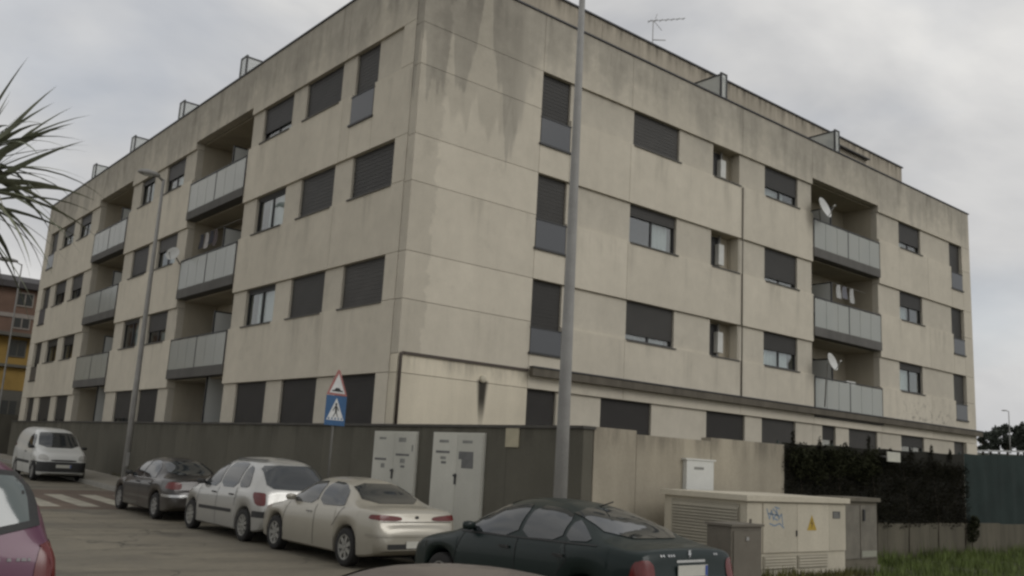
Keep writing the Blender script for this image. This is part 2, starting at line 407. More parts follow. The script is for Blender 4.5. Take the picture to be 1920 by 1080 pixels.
def loggia(F, s0, s1, floors, ztop, doors=(.08, .4, .62, .92), depth=1.6, rails=True, part=.55):
    """floors: list of slab undersides/tops (zb, zt); openings run from each slab top to the next slab underside"""
    for side, a, b in (('a', s0-.2, s0), ('b', s1, s1+.2)):
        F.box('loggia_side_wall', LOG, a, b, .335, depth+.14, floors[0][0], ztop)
    for k, (zb, zt) in enumerate(floors):
        hi = floors[k+1][0] if k+1 < len(floors) else ztop
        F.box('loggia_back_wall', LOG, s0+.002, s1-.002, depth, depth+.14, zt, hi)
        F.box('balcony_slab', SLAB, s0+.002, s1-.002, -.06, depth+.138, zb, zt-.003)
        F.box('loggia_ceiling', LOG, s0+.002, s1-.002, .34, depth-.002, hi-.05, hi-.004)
        for j in range(0, len(doors), 2):
            a = s0+(s1-s0)*doors[j]; b = s0+(s1-s0)*doors[j+1]; m = MB(); q = .06; zh = min(zt+2.15, hi-.15)
            F.bb(m, a, a+q, depth-.06, depth-.002, zt, zh); F.bb(m, b-q, b, depth-.06, depth-.002, zt, zh); F.bb(m, a+q, b-q, depth-.06, depth-.002, zh-q-.12, zh)
            if b-a > 1.2: F.bb(m, (a+b)/2-.03, (a+b)/2+.03, depth-.055, depth-.002, zt, zh-q-.12)
            w = m.build('balcony_door', ANTH, bld)
            F.box('door_pane', glassy('door_glass', (.02, .024, .026), 1, .06, .8), a+q, b-q, depth-.03, depth-.02, zt, zh-q-.12, w)
        c = s0+(s1-s0)*part
        if part:
            pt = F.box('balcony_partition', glassy('partition_white', (.58, .59, .56), .95, .35, .4), c-.02, c+.02, .25, depth-.07, zt, zt+1.95)
            F.bb(F.bb(MB(), c-.028, c+.028, .2, .249, zt, zt+2.0), c-.028, c+.028, .25, depth-.07, zt+1.952, zt+2.0).build('partition_frame', ANTH, pt)
        if rails and not (k == 0 and rails == 'upper'):
            m = MB(); zr = zt+1.1
            F.bb(m, s0+.01, s1-.01, -.05, -.01, zr, zr+.04)
            n = 6; step = (s1-s0-.02)/n
            for j in range(n+1):
                a = s0+.01+j*step
                if j % 3 == 0: F.bb(m, max(s0+.01, a-.02), min(s1-.01, a+.02), -.045, -.012, zt, zr)
            bal = m.build('balustrade', ANTH, bld)
            for j in range(n):
                F.box('glass_panel', FROST, s0+.01+j*step+(.022 if j % 3 == 0 else .012), s0+.01+(j+1)*step-(.022 if j % 3 == 2 else .012), -.034, -.022, zt-.12, zr-.02, bal)

def vent(F, s, z0, z1):
    """small open utility recess with a boiler hung in it"""
    s0, s1 = s; m = MB(); d = .5
    F.bb(m, s0, s0+.04, .41, d, z0, z1); F.bb(m, s1-.04, s1, .41, d, z0, z1); F.bb(m, s0, s1, d, d+.05, z0, z1); F.bb(m, s0+.04, s1-.04, .1, d, z0-.04, z0); F.bb(m, s0+.04, s1-.04, .1, d, z1, z1+.04)
    v = m.build('utility_recess', LOG, bld)
    c = s0+.86
    F.box('boiler', WHITE, c-.13, c+.15, .3, .47, z0+.2, z1-.32, v)
    F.bb(F.bb(MB(), c-.03, c+.03, .36, .42, z1-.32, z1-.02), c-.08, c-.04, .36, .40, z0, z0+.2).build('flue_pipe', GALV, v)
    F.box('recess_shade_panel', ANTH, s0+.1, s0+1.0, .475, .496, z0, z1-.06, v)  # dark panel added so the back of the recess reads as shaded
    F.box('sill', SLAB, s0-.02, s1+.02, -.03, .33, z0-.045, z0-.004, v)

def facade(F, S0, S1, rows, wins, logs, ztop, z_first, joints, flush, ltop):
    """rows: (z low, z high) of the window strips; wins[r]: dict windows of row r"""
    def outside(a, b):
        cuts = sorted(logs); cur = a; outp = []
        for l0, l1 in cuts:
            if l1 <= a or l0 >= b: continue
            if l0 > cur: outp.append((cur, l0))
            cur = max(cur, l1)
        if cur < b: outp.append((cur, b))
        return outp
    for r, (zl, zh) in enumerate(rows):
        for a, b in outside(S0, S1):
            cur = a
            for w in sorted([q for q in wins[r] if a <= q['s'][0] < b], key=lambda q: q['s'][0])+[None]:
                e = w['s'][0] if w else b
                cs = [cur]+[q for q in flush if cur < q < e]+[e]
                for c0, c1 in zip(cs, cs[1:]): panel(F, c0, c1, zl, zh, .0 if (c1 <= flush[0]+.01 or c1 >= S1-.01) else .075)
                if w: cur = w['s'][1]
        for w in wins[r]:
            if w.get('vent'): vent(F, w['s'], zl, zh); continue
            q = dict(w); s0, s1 = q.pop('s'); z0 = q.pop('z0', zl); z1 = q.pop('z1', zh)
            if z1 < zh: panel(F, s0, s1, z1, zh, .0)
            window(F, s0, s1, z0, z1, **q)
        lo = z_first if r == 0 else rows[r-1][1]
        bands = [(lo, zl, r)]
        if r == len(rows)-1: bands.append((zh, ztop, None))
        for zb, zt, rr in bands:
            if zt-zb < .05: continue
            tall = [] if rr is None else [w for w in wins[rr] if w.get('z0', zl) < zl-.05]
            for a, b in outside(S0, S1) if rr is not None else [(S0, S1)]:
                cs = sorted(set([a, b]+[j for j in joints if a < j < b]+[e for w in tall for e in w['s'] if a < e < b]))
                for c0, c1 in zip(cs, cs[1:]):
                    t = [w for w in tall if w['s'][0] <= c0+.001 and w['s'][1] >= c1-.001]
                    inl = rr is None and any(l0 <= c0+.001 and l1 >= c1-.001 for l0, l1 in logs)
                    panel(F, c0, c1, ltop if inl else zb, t[0]['z0'] if t else zt, 0)

# right facade -------------------------------------------------------
RR = [(2.5, 3.83), (5.66, 6.88), (8.7, 9.95), (11.86, 13.02)]
def c1(z0, zg): return dict(s=(4.22, 5.4), z0=z0, shut=1, guard=zg, mull=False)
def c6(z0, zg): return dict(s=(29.78, 30.9), z0=z0, shut=.66, guard=zg, mull=False)
wr = [
 [dict(s=(4.22, 5.36), shut=1, dark=True), dict(s=(7.14, 9.35), shut=1, dark=True), dict(s=(12.04, 14.11), shut=.8, dark=True), dict(s=(15.09, 17.14), shut=.9),
  dict(s=(18.9, 19.82), shut=.4, dark=True), dict(s=(20.77, 22.9), shut=.75, curtain=(.7, .95)), dict(s=(24.84, 26.8), shut=.35), dict(s=(29.61, 30.67), shut=.5)],
 [c1(4.8, 5.5), dict(s=(8.1, 10.32), shut=.84, curtain=(.1, .9)), dict(s=(12.15, 13.65), vent=1), dict(s=(15.18, 17.28), shut=.52, curtain=(.08, .85)), dict(s=(24.85, 26.85), shut=.25, curtain=(.1, .62)), c6(4.8, 5.5)],
 [c1(7.75, 8.58), dict(s=(8.13, 10.34), shut=.3, curtain=(.55, .9)), dict(s=(12.15, 13.65), vent=1), dict(s=(15.22, 17.28), shut=.86, curtain=(.05, .95)), dict(s=(25.0, 27.0), shut=.5, curtain=(.08, .5)), c6(7.8, 8.5)],
 [c1(10.82, 11.62), dict(s=(8.18, 10.4), shut=1), dict(s=(12.2, 13.68), vent=1), dict(s=(15.22, 17.33), shut=.66, curtain=(.05, .7)), dict(s=(25.05, 26.98), shut=.74, curtain=(.0, .6)), c6(10.84, 11.6)]]
LGR = (18.25, 23.2)
facade(FR, 0, 31.75, RR, wr, [LGR], 14.78, 0, [4.22, 8.0, 13.77, 18.25, 23.2, 27.5], [4.22, 5.4], 13.28)
loggia(FR, LGR[0], LGR[1], [(4.1, 4.45), (7.12, 7.47), (10.18, 10.53)], 13.28, part=.33, doors=(.03, .2, .42, .72))
panel(FR, LGR[0], LGR[1], 0, 2.5)
for a, b in ((18.25, 18.9), (19.82, 20.77), (22.9, 23.2)): panel(FR, a, b, 2.5, 3.83, .075)
panel(FR, LGR[0], LGR[1], 3.83, 4.09, 0)
FR.box('string_course', COURSE, 4.22, 31.95, -.2, -.065, 4.17, 4.39)
FR.box('string_course_edge', COPE, 4.2, 31.97, -.225, -.062, 4.392, 4.43)
FR.box('corner_trim', PIPE, .12, 4.2, -.05, -.003, 4.285, 4.35)
MB().tube([(.06, -.06, 2.56), (.06, -.06, 4.2), (.07, -.06, 4.29), (.14, -.05, 4.32)], .04, 8).build('downpipe', PIPE, bld, True)
MB().tube([(13.77, -.035, 4.46), (13.77, -.035, 11.8)], .022, 8).build('downpipe', plain('thin_pipe_grey', (.13, .115, .095), .7), bld, True)
# little vent with a soot run on the corner wall
MB().lathe([(.001, -.06), (.08, -.06), (.1, -.04), (.1, -.003)], 20, 'y', (2.66, 0, 3.92)).build('wall_vent', plain('vent_pale', (.5, .46, .36), .8), bld, True)
# left facade --------------------------------------------------------
LR = [(2.5, 3.84), (5.67, 6.89), (8.76, 10.03), (11.98, 13.22)]
a1, a2, a3, a4, a5, e1, e2 = (1.0, 3.2), (4.24, 6.32), (7.4, 9.52), (16.8, 18.98), (20.1, 22.2), (29.85, 31.9), (33.0, 35.2)
def e3(z0, zg): return dict(s=(36.35, 37.7), z0=z0, shut=.55, guard=zg, mull=False)
wl = [
 [dict(s=(.95, 3.05), dark=True), dict(s=(4.15, 6.3), dark=True), dict(s=(7.35, 9.55), dark=True), dict(s=a4, dark=True), dict(s=(19.85, 22.0), shut=.85), dict(s=(29.5, 31.6), shut=.9), dict(s=(32.7, 35.1), shut=.9), dict(s=(36.2, 37.6), shut=1)],
 [dict(s=a1), dict(s=a2), dict(s=a3, shut=.08, curtain=(.04, .78)), dict(s=a4, shut=.6, curtain=(.0, .5)), dict(s=a5, shut=.1, curtain=(.0, .5)), dict(s=e1, shut=.4), dict(s=e2, shut=.3, curtain=(.0, .3)), e3(4.75, 5.5)],
 [dict(s=a1), dict(s=a2), dict(s=a3, shut=.1, curtain=(.0, .7)), dict(s=a4, shut=.45, curtain=(.0, .5)), dict(s=a5, shut=.9), dict(s=e1, shut=.6), dict(s=e2, shut=.5), e3(7.9, 8.75)],
 [dict(s=(2.25, 3.49), z0=11.0, guard=11.85, mull=False), dict(s=(4.3, 6.55)), dict(s=(7.5, 9.65), shut=.74, curtain=(.0, .6)), dict(s=(16.95, 19.0), shut=.55, curtain=(.0, .6)), dict(s=(20.5, 22.2), shut=.2, curtain=(.0, .55)), dict(s=e1, shut=.4, curtain=(0, .3)), dict(s=e2, shut=.5), e3(11.1, 11.9)]]
LG1, LG2 = (10.55, 15.75), (23.4, 28.4)
facade(FL, .345, 38.8, LR, wl, [LG1, LG2], 15.05, 0, [4.0, 10.55, 15.75, 19.5, 23.4, 28.4, 34.0], [.95, 1.0, 3.2], 13.5)
for lg in (LG1, LG2):
    loggia(FL, lg[0], lg[1], [(2.2, 2.5), (4.16, 4.5), (7.2, 7.55), (10.3, 10.62)], 13.5, part=.36, rails='upper', doors=(.05, .3, .6, .97))
    panel(FL, lg[0], lg[1], 0, 2.19)
# core, far ends and roof slab
MB().box(1.78, 31.7, 1.78, 38.75, 0, 13.8).build('inner_core', LOG, bld)
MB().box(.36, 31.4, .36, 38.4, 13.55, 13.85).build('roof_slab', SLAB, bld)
MB().box(31.42, 31.75, .36, 38.8, 0, 14.75).build('end_wall', FAC, bld)
MB().box(.36, 31.40, 38.47, 38.8, 0, 15.0).build('end_wall', FAC, bld)
m = MB().box(-.04, .38, .39, 38.85, 15.055, 15.10); m.build('coping', COPE, bld)
m = MB().box(-.04, 31.8, -.04, .38, 14.785, 14.83); m.build('coping', COPE, bld)
# set-back attic
AT = wall_mat('attic_render', (.43, .385, .31), .3, 1.0, .5, 17.3)
for a, b in ((3.4, 9), (9, 14.5), (14.5, 20), (20, 23.8), (27.6, 30.3)): MB().box(a+G, b-G, 2.5, 2.8, 13.86, 17.3).build('attic_panel', AT, bld)
MB().box(23.8+G, 25.2, 2.5, 2.8, 13.86, 17.3).build('attic_panel', AT, bld); MB().box(26.3, 27.6-G, 2.5, 2.8, 13.86, 17.3).build('attic_panel', AT, bld); MB().box(25.21, 26.29, 2.5, 2.8, 16.25, 17.3).build('attic_panel', AT, bld)
MB().box(25.21, 26.29, 2.6, 2.66, 13.86, 16.245).build('attic_door', glassy('door_glass', (.02, .024, .026), 1, .06, .8), bld)
MB().box(25.3, 25.7, 2.52, 2.56, 13.86, 16.2).build('attic_curtain', CURT, bld)
MB().box(23.4, 26.9, 2.3, 2.495, 16.80, 16.85).build('attic_awning', COPE, bld)
for nm, q in (('attic_wall', (3.4, 3.7, 2.81, 12)), ('attic_wall', (30.0, 30.3, 2.81, 12)), ('attic_wall', (3.71, 29.99, 11.7, 12))): MB().box(q[0], q[1], q[2], q[3], 13.86, 17.3).build(nm, AT, bld)
MB().box(3.72, 29.98, 2.82, 11.68, 17.0, 17.2).build('attic_roof', SLAB, bld)
MB().box(3.34, 30.36, 2.44, 2.86, 17.305, 17.36).build('coping', COPE, bld)
# terrace screens: two posts with a short return and a long pane running inwards
def screen(F, s, w, zt, zb):
    m = MB()
    F.bb(m, s-.03, s+.03, .1, .16, zb, zt); F.bb(m, s-w-.03, s-w+.03, .1, .16, zb, zt); F.bb(m, s-w-.03, s+.03, .1, .16, zt+.001, zt+.05)
    F.bb(m, s-w-.028, s-w+.02, .161, 2.4, zt-.05, zt)
    o = m.build('terrace_screen', ANTH, bld)
    F.box('screen_pane', SCREEN, s-w+.031, s-.031, .12, .135, zb, zt-.002, o)
    F.box('screen_pane', SCREEN, s-w-.01, s-w+.005, .165, 2.38, zb, zt-.052, o)
for s_ in (12.95, 20.4): screen(FR, s_, .3, 15.78, 13.9)
for s_ in (12.46, 18.68, 24.95, 31.2): screen(FL, s_, .5, 15.95, 13.9)

# ------------------------------------------------------------------ things on the block
DISH = plain('dish_grey_white', (.55, .55, .52), .5, 0, .08)
def dish(c, r, face, label, pole=None, group='satellite dishes on the balconies'):
    root = empty('satellite_dish', c)
    f = Vector(face).normalized(); q = f.to_track_quat('Z', 'Y').to_matrix()
    def xf(m):
        m.v = [tuple(Vector(c)+q @ Vector(p)) for p in m.v]; return m
    prof = [(0, -.16*r)]+[(r*t, -.16*r+.30*r*t*t) for t in (.25, .5, .75, 1)]+[(r*1.02, .14*r), (r*.99, .12*r)]
    prof += [(r*t, -.19*r+.30*r*t*t) for t in (.75, .5, .25)]+[(0, -.19*r)]
    xf(MB().lathe(prof, 28, 'z')).build('reflector', DISH, root, True)
    xf(MB().tube([(0, -r*.95, .05), (0, -.3*r, r*.95)], .012, 6)).build('feed_arm', GALV, root, True)
    xf(MB().tube([(0, -.3*r, r*.85), (0, -.24*r, r*1.05)], .035, 8)).build('feed_horn', DISH, root, True)
    b = Vector(c)+f*(-.2*r)
    MB().tube([tuple(b), tuple(b-f*.12)]+([tuple(pole)] if pole else [tuple(b-f*.12+Vector((.0, .0, -.35)))]), .025, 8).build('mount', GALV, root, True)
    tag(root, label, 'satellite dish', group); return root
dish((18.45, -.35, 12.05), .42, (.12, -1, .35), 'large white satellite dish at the top floor balcony of the right facade', (18.8, .0, 11.6))
dish((18.55, -.55, 6.12), .34, (.12, -1, .35), 'white satellite dish on a pole at the lowest balcony of the right facade', (18.55, -.25, 4.47))
dish((-.42, 15.6, 8.88), .27, (-.75, -.6, .3), 'round white satellite dish beside the third storey loggia of the left facade', (-.02, 15.9, 8.6))
# rooftop aerial
ae = empty('television_aerial', (14.4, 5, 17.2))
MB().tube([(14.4, 5, 17.2), (14.42, 5, 20.25)], .02, 6).build('mast', GALV, ae, True)
MB().tube([(14.2, 5.1, 20.15), (15.95, 4.6, 20.75)], .014, 6).build('boom', GALV, ae, True)
for k in range(7):
    t = k/6; p = Vector((14.3, 5.08, 20.18)).lerp(Vector((15.9, 4.62, 20.73)), t); d = Vector((.3, .9, 0))*(.16-.06*t)
    MB().tube([tuple(p-d), tuple(p+d)], .012, 5).build('element', GALV, ae, True)
MB().tube([(14.65, 5, 20.6), (14.5, 5, 20.2), (14.85, 4.9, 19.9)], .012, 5).build('reflector', GALV, ae, True)
MB().tube([(14.4, 5, 19.35), (15.1, 4.9, 19.55)], .02, 5).build('lower_boom', GALV, ae, True)
tag(ae, 'thin television aerial standing on the roof against the sky', 'aerial')
# washing on the loggia
lau = empty('laundry_line', (.5, 13.9, 8.9))
MB().tube([(.45, 10.7, 9.75), (.45, 15.6, 9.75)], .008, 5).build('line', GALV, lau, True)
for k, (a, w, h, c) in enumerate(((15.2, .38, .55, (.06, .06, .07)), (14.7, .34, .6, (.42, .40, .38)), (14.25, .36, .5, (.05, .05, .06)), (13.85, .3, .62, (.12, .1, .1)))):
    m = MB(); n = 6
    for i in range(n+1):
        for j in range(4):
            m.v.append((.45+.03*math.sin(i*1.3+j), a-w/2+w*i/n, 9.75-h*j/3))
    for i in range(n):
        for j in range(3): q = i*4+j; m.f.append((q, q+4, q+5, q+1))
    m.build('garment', plain('cloth_%d' % k, c, .95, 0, .1), lau, True, fix=False)
tag(lau, 'dark and pale washing hung in the third storey loggia of the left facade', 'laundry')

def box_thing(name, x, y, z, w, d, h, mat, label, cat):
    r = empty(name, (x+w/2, y+d/2, z)); MB().box(x, x+w, y, y+d, z, z+h*.86).build('body', mat, r); MB().box(x-.01, x+w+.01, y-.01, y+d+.01, z+h*.86+.002, z+h).build('lid', mat, r); return tag(r, label, cat)
box_thing('storage_box', 20.75, .12, 4.45, .62, .4, 1.22, WHITE, 'tall white storage box behind the lowest right balcony glass', 'box')
box_thing('storage_box', 22.4, .12, 4.45, .5, .4, 1.0, WHITE, 'short white storage box at the right end of the lowest right balcony', 'box')
box_thing('storage_box', 19.0, .3, 7.47, .9, .5, .7, plain('box_green', (.06, .09, .07), .7), 'dark green storage box on the middle right balcony', 'box')
box_thing('storage_box', .2, 11.3, 10.62, .5, .8, .75, plain('box_brown', (.12, .08, .05), .7), 'brown storage box on the top left loggia', 'box')
l2 = empty('laundry_line', (21.3, .5, 9.2)); MB().tube([(20.0, .5, 9.55), (23.0, .5, 9.55)], .008, 5).build('line', GALV, l2, True)
for k, (a, w, h) in enumerate(((20.9, .3, .55), (21.35, .35, .5), (21.9, .28, .6))):
    m = MB()
    for i in range(7):
        for j in range(4): m.v.append((a-w/2+w*i/6, .5+.03*math.sin(i*1.3+j), 9.55-h*j/3))
    for i in range(6):
        for j in range(3): q = i*4+j; m.f.append((q, q+4, q+5, q+1))
    m.build('garment', plain('cloth_w%d' % (k % 2), ((.5, .5, .48), (.2, .2, .22))[k % 2], .95, 0, .1), l2, True, fix=False)
tag(l2, 'pale washing hung in the middle balcony of the right facade', 'laundry')
random.seed(3)
def pot_plant(x, y, z, h, label):
    r = empty('potted_plant', (x, y, z)); MB().lathe([(.001, 0), (.11, 0), (.14, .24), (.12, .24), (.11, .2), (.001, .2)], 14, 'z', (x, y, z)).build('pot', plain('terracotta', (.25, .10, .06), .8), r, True)
    m = MB()
    for _ in range(160):
        d = Vector((random.gauss(0, 1), random.gauss(0, 1), random.gauss(.3, .8))).normalized()*random.random()**.5; p = Vector((x, y, z+.22+h*.5))+Vector((d.x*.2, d.y*.2, d.z*h*.5)); u = Vector((random.gauss(0, 1), random.gauss(0, 1), random.gauss(0, 1))).normalized()*.06; w = u.orthogonal()*.5; i = len(m.v)
        m.v += [tuple(p-u), tuple(p+w), tuple(p+u), tuple(p-w)]; m.f.append((i, i+1, i+2, i+3))
    m.build('foliage', plain('pot_leaf', (.04, .06, .025), .6), r, fix=False); MB().tube([(x, y, z+.18), (x, y, z+.22+h*.6)], .012, 5).build('stem', PIPE, r); tag(r, label, 'plant')
pot_plant(22.7, .25, 10.53, 1.0, 'potted plant at the right end of the top right balcony'); pot_plant(.25, 14.6, 4.5, 1.0, 'potted plant on the second storey loggia of the left facade'); pot_plant(.25, 26.9, 7.55, 1.0, 'potted plant on the far loggia of the left facade')

# ------------------------------------------------------------------ boundary walls
bw = empty('boundary_wall', (-.3, 15, 0))
y = 38.8; k = 0
while y > -6.5:
    y0 = max(y-1.5, -6.85); MB().box(-.3, -.05, y0+.004, y-.004, -.1, 2.5+random.uniform(-.003, .003)).build('slab', DKWALL, bw); y = y0
MB().box(-.34, -.012, -6.88, 38.8, 2.506, 2.56).build('coping', plain('wall_coping', (.085, .08, .07), .9, 0, .2), bw)
tag(bw, 'long dark grey stone clad wall along the pavement below the left facade', 'wall')
def notch(o): return o
cw = empty('concrete_wall', (2.8, -6.8, 0))
for a, b, h in ((-.04, 1.1, 2.56), (1.1, 3.35, 2.49), (3.35, 5.96, 2.56)): MB().box(a+.006, b-.006, -6.86, -6.6, -.1, h).build('panel', LTWALL, cw)
tag(cw, 'light beige concrete wall in three sections behind the transformer kiosk', 'wall')
# meter panels in the dark wall
INK = plain('faded_print', (.24, .24, .22), .8, 0, .2)
INK2 = plain('dark_print', (.15, .15, .145), .8, 0, .2)
def meter(y0, y1, z0, label, marks):
    r = empty('meter_cupboard', (-.3, (y0+y1)/2, z0))
    MB().box(-.345, -.302, y0, y1, z0, 2.39).build('frame', PANEL, r)
    ym = (y0+y1)/2
    for a, b in ((y0+.03, ym-.004), (ym+.004, y1-.03)): MB().box(-.358, -.346, a, b, z0+.03, 2.36).build('door', PANEL, r)
    zl = 1.42
    MB().box(-.375, -.359, ym-.03, ym+.03, zl-.1, zl+.12).build('lock', ANTH, r); MB().box(-.395, -.376, ym-.05, ym+.05, zl+.06, zl+.1).build('handle', ANTH, r)
    for (u, z, w, h, mt) in marks: MB().box(-.3605, -.3585, y1-(y1-y0)*u-w, y1-(y1-y0)*u, z, z+h).build('printed_mark', mt, r)
    tag(r, label, 'meter cupboard', 'meter cupboards set in the dark wall')
meter(-1.63, .18, .35, 'left pale double door meter cupboard set in the dark stone wall', [(.14, 2.2, .3, .05, INK), (.6, 2.15, .3, .1, INK), (.06, 1.72, .5, .05, INK2), (.22, 1.55, .16, .1, INK), (.55, 1.84, .55, .05, INK2), (.66, 1.68, .2, .1, INK), (.68, 1.58, .16, .05, INK2), (.9, 1.95, .06, .14, INK)])
meter(-4.05, -2.25, .3, 'right pale double door meter cupboard with a grey smudge on its door', [(.14, 2.17, .34, .06, INK), (.6, 2.17, .34, .06, INK), (.08, 1.95, .5, .05, INK2), (.18, 1.82, .2, .06, INK), (.2, 1.73, .18, .05, INK2), (.54, 1.84, .5, .16, INK2), (.6, 1.66, .4, .18, INK2)])
nb = MB().box(-.325, -.302, -5.08, -4.68, 2.13, 2.5).build('notice_plate', plain('notice_cream', (.42, .38, .27), .7)); tag(nb, 'small cream notice plate on the dark wall left of the lamp post', 'notice')
ub = empty('gas_box', (2.9, -6.9, 1.4)); MB().box(2.47, 3.32, -6.96, -6.864, 1.35, 2.08).build('door', WHITE, ub); MB().box(2.7, 3.0, -6.964, -6.961, 1.9, 1.95).build('printed_mark', INK, ub); MB().box(2.42, 3.37, -6.98, -6.862, 2.081, 2.11).build('lid', WHITE, ub)
tag(ub, 'white utility box fixed on the light concrete wall above the kiosk', 'utility box')

# screened fence on a low wall
lw = empty('low_wall', (14, -6.85, 0))
for k in range(12):
    a = 5.97+k*2.2; MB().box(a+.006, a+2.2-.006, -6.9, -6.65, -.2, .86+random.uniform(-.03, .03)-.004*k).build('panel', LOWW, lw)
tag(lw, 'low stained concrete wall under the fence beside the grass', 'wall')
def mesh_mat(name, col, a=.93):
    g = NG(name); p, x, y_, z = g.pos(); n = g.noise(p, 1.2, 5, .6); f = g.maprange(n, .25, .75, .75, 1.25, False)
    fine = g.noise(p, 50, 2); f = g.math('MULTIPLY', f, g.maprange(fine, .2, .8, .7, 1.3, False))
    g.l(g.scale_col(col, f), g.b.inputs['Base Color']); g.b.inputs['Roughness'].default_value = .85; g.b.inputs['Specular IOR Level'].default_value = .2; g.bump(fine, .5, .01)
    return g.m
DMESH = mesh_mat('black_screening_net', (.022, .021, .016)); GMESH = mesh_mat('green_screening_net', (.024, .036, .033))
FPOST = plain('fence_post_green', (.02, .03, .025), .5, .2)
def fence(x0, x1, z0, za, zb, mat, label, sag=.03):
    r = empty('screened_fence', ((x0+x1)/2, -6.8, z0)); n = int(round((x1-x0)/2.25)); st = (x1-x0)/n
    for k in range(n+1):
        h = za+(zb-za)*k/n; MB().tube([(x0+k*st, -6.68, z0-.1), (x0+k*st, -6.68, h+.03)], .028, 8).build('post', FPOST, r, True)
    for k in range(n):
        m = MB(); nx, nz = 14, 8
        for i in range(nx+1):
            x = x0+k*st-.02+(st+.04)*i/nx; h = za+(zb-za)*(k+i/nx)/n-sag*math.sin(math.pi*i/nx)
            for j in range(nz+1):
                m.v.append((x, -6.80-(.03*math.sin(i*1.1+k)*math.sin(math.pi*j/nz)+.02*random.random())*math.sin(math.pi*i/nx), z0-.08+(h-z0+.08)*j/nz))
        for i in range(nx):
            for j in range(nz): q = i*(nz+1)+j; m.f.append((q, q+nz+1, q+nz+2, q+1))
        m.build('screen', mat, r, True, fix=False)
        MB().tube([(x0+k*st, -6.70, z0+.1), (x0+k*st+st, -6.70, z0+.1)], .006, 4).build('wire', GALV, r)
    return tag(r, label, 'fence')
fence(5.97, 14.95, .88, 2.62, 2.78, DMESH, 'fence covered with black screening net beside the light concrete wall')
fence(15.0, 30.0, .84, 2.80, 3.35, GMESH, 'fence covered with blue green screening net at the right edge')
ps = empty('fence_sign', (10.45, -7.05, 2.4)); MB().box(10.12, 10.76, -7.08, -7.05, 2.38, 2.62).build('plate', plain('sign_pale', (.55, .54, .46), .6), ps); MB().box(10.2, 10.24, -7.048, -6.75, 2.48, 2.52).build('bracket', GALV, ps)
tag(ps, 'small blank pale sign hung on top of the black fence', 'sign')

# ------------------------------------------------------------------ foliage
def leafmat(name, col, var=.5, spec=.3, rough=.55):
    g = NG(name); p = g.pos()[0]; o = g.noise(p, 3.1, 3); q = g.noise(p, 17, 2)
    f = g.math('MULTIPLY', g.maprange(o, .3, .7, 1-var, 1+var, False), g.maprange(q, .3, .7, .8, 1.2, False)); g.l(g.scale_col(col, f), g.b.inputs['Base Color']); g.b.inputs['Roughness'].default_value = rough; g.b.inputs['Specular IOR Level'].default_value = spec; return g.m
HEDGE = leafmat('hedge_leaf', (.028, .030, .015), .5, .08, .8); TREEL = leafmat('far_tree_leaf', (.055, .064, .05)); GRASSM = leafmat('grass_blade', (.115, .15, .042), .75); BARK = plain('bark', (.07, .055, .04), .95, 0, .25, 6, .6)
def leaves(n, blobs, size):
    m = MB()
    for _ in range(n):
        c, rad = random.choice(blobs)
        d = Vector((random.gauss(0, 1), random.gauss(0, 1), random.gauss(0, 1))).normalized()*(random.random()**.4)
        p = Vector(c)+Vector((d.x*rad[0], d.y*rad[1], d.z*rad[2])); s = size*random.uniform(.6, 1.4)
        u = Vector((random.gauss(0, 1), random.gauss(0, 1), random.gauss(0, .6))).normalized(); w = u.orthogonal().normalized(); w.rotate(Matrix.Rotation(random.random()*6.28, 3, u))
        i = len(m.v); m.v += [tuple(p-u*s), tuple(p+w*s*.45), tuple(p+u*s), tuple(p-w*s*.45)]; m.f.append((i, i+1, i+2, i+3))
    return m
hd = empty('overgrown_shrub', (7.0, -6.3, 0))
bl = [((6.25+.3*k, -6.7+random.uniform(-.25, .1), 2.40+random.uniform(-.15, .15)-.015*k), (.34, .28, .30)) for k in range(13)]+[((6.4+.4*k, -6.95, 2.25+random.uniform(-.2, .1)), (.35, .16, .4)) for k in range(9)]+[((6.6+.5*k, -6.4, 1.9), (.45, .3, .5)) for k in range(4)]
leaves(11000, bl, .034).build('foliage', HEDGE, hd, fix=False); MB().tube([(7.0, -6.3, -.1), (7.0, -6.35, 1.2), (6.8, -6.4, 2.3)], [.04, .03, .015], 6).build('stem', BARK, hd, True); MB().tube([(7.1, -6.3, -.1), (7.5, -6.35, 1.3), (8.0, -6.4, 2.3)], [.04, .03, .012], 6).build('stem', BARK, hd, True)
tag(hd, 'dark shrub growing over the black fence next to the light wall', 'shrub')
hg = empty('climbing_hedge', (10.5, -6.9, .9)); HDK = leafmat('ivy_leaf_dark', (.022, .021, .0145), .35, .03, .95)
bl = [((6.1+.28*k, -6.9, 1.0+.33*j+random.uniform(-.1, .1)), (.26, .07, .26)) for k in range(32) for j in range(5)]+[((6.1+.31*k, -6.85, 2.36+random.uniform(-.22, .2)), (.3, .1, .16)) for k in range(29) if k % 4]+[((6.3+1.1*k, -6.86, 2.7+random.uniform(-.15, .12)), (.06, .05, .2)) for k in range(8)]
leaves(30000, bl, .026).build('foliage', HDK, hg, fix=False)
for k in range(6): MB().tube([(6.6+1.6*k, -6.93, -.02), (6.7+1.6*k, -6.9, 1.0), (6.5+1.6*k, -6.88, 2.2)], [.013, .011, .006], 5).build('stem', BARK, hg, True)
tag(hg, 'very dark climbing hedge covering the black net fence', 'hedge')
iv = empty('wall_plant', (14.95, -7.0, .6)); leaves(500, [((14.9, -7.0, .62), (.25, .14, .3)), ((15.05, -7.0, .9), (.2, .12, .2))], .05).build('foliage', HEDGE, iv, fix=False); MB().tube([(14.95, -6.95, .0), (14.95, -6.98, .9)], .012, 5).build('stem', BARK, iv, True)
tag(iv, 'small dark plant hanging where the black and green fences meet', 'plant')
for k in range(5): pass
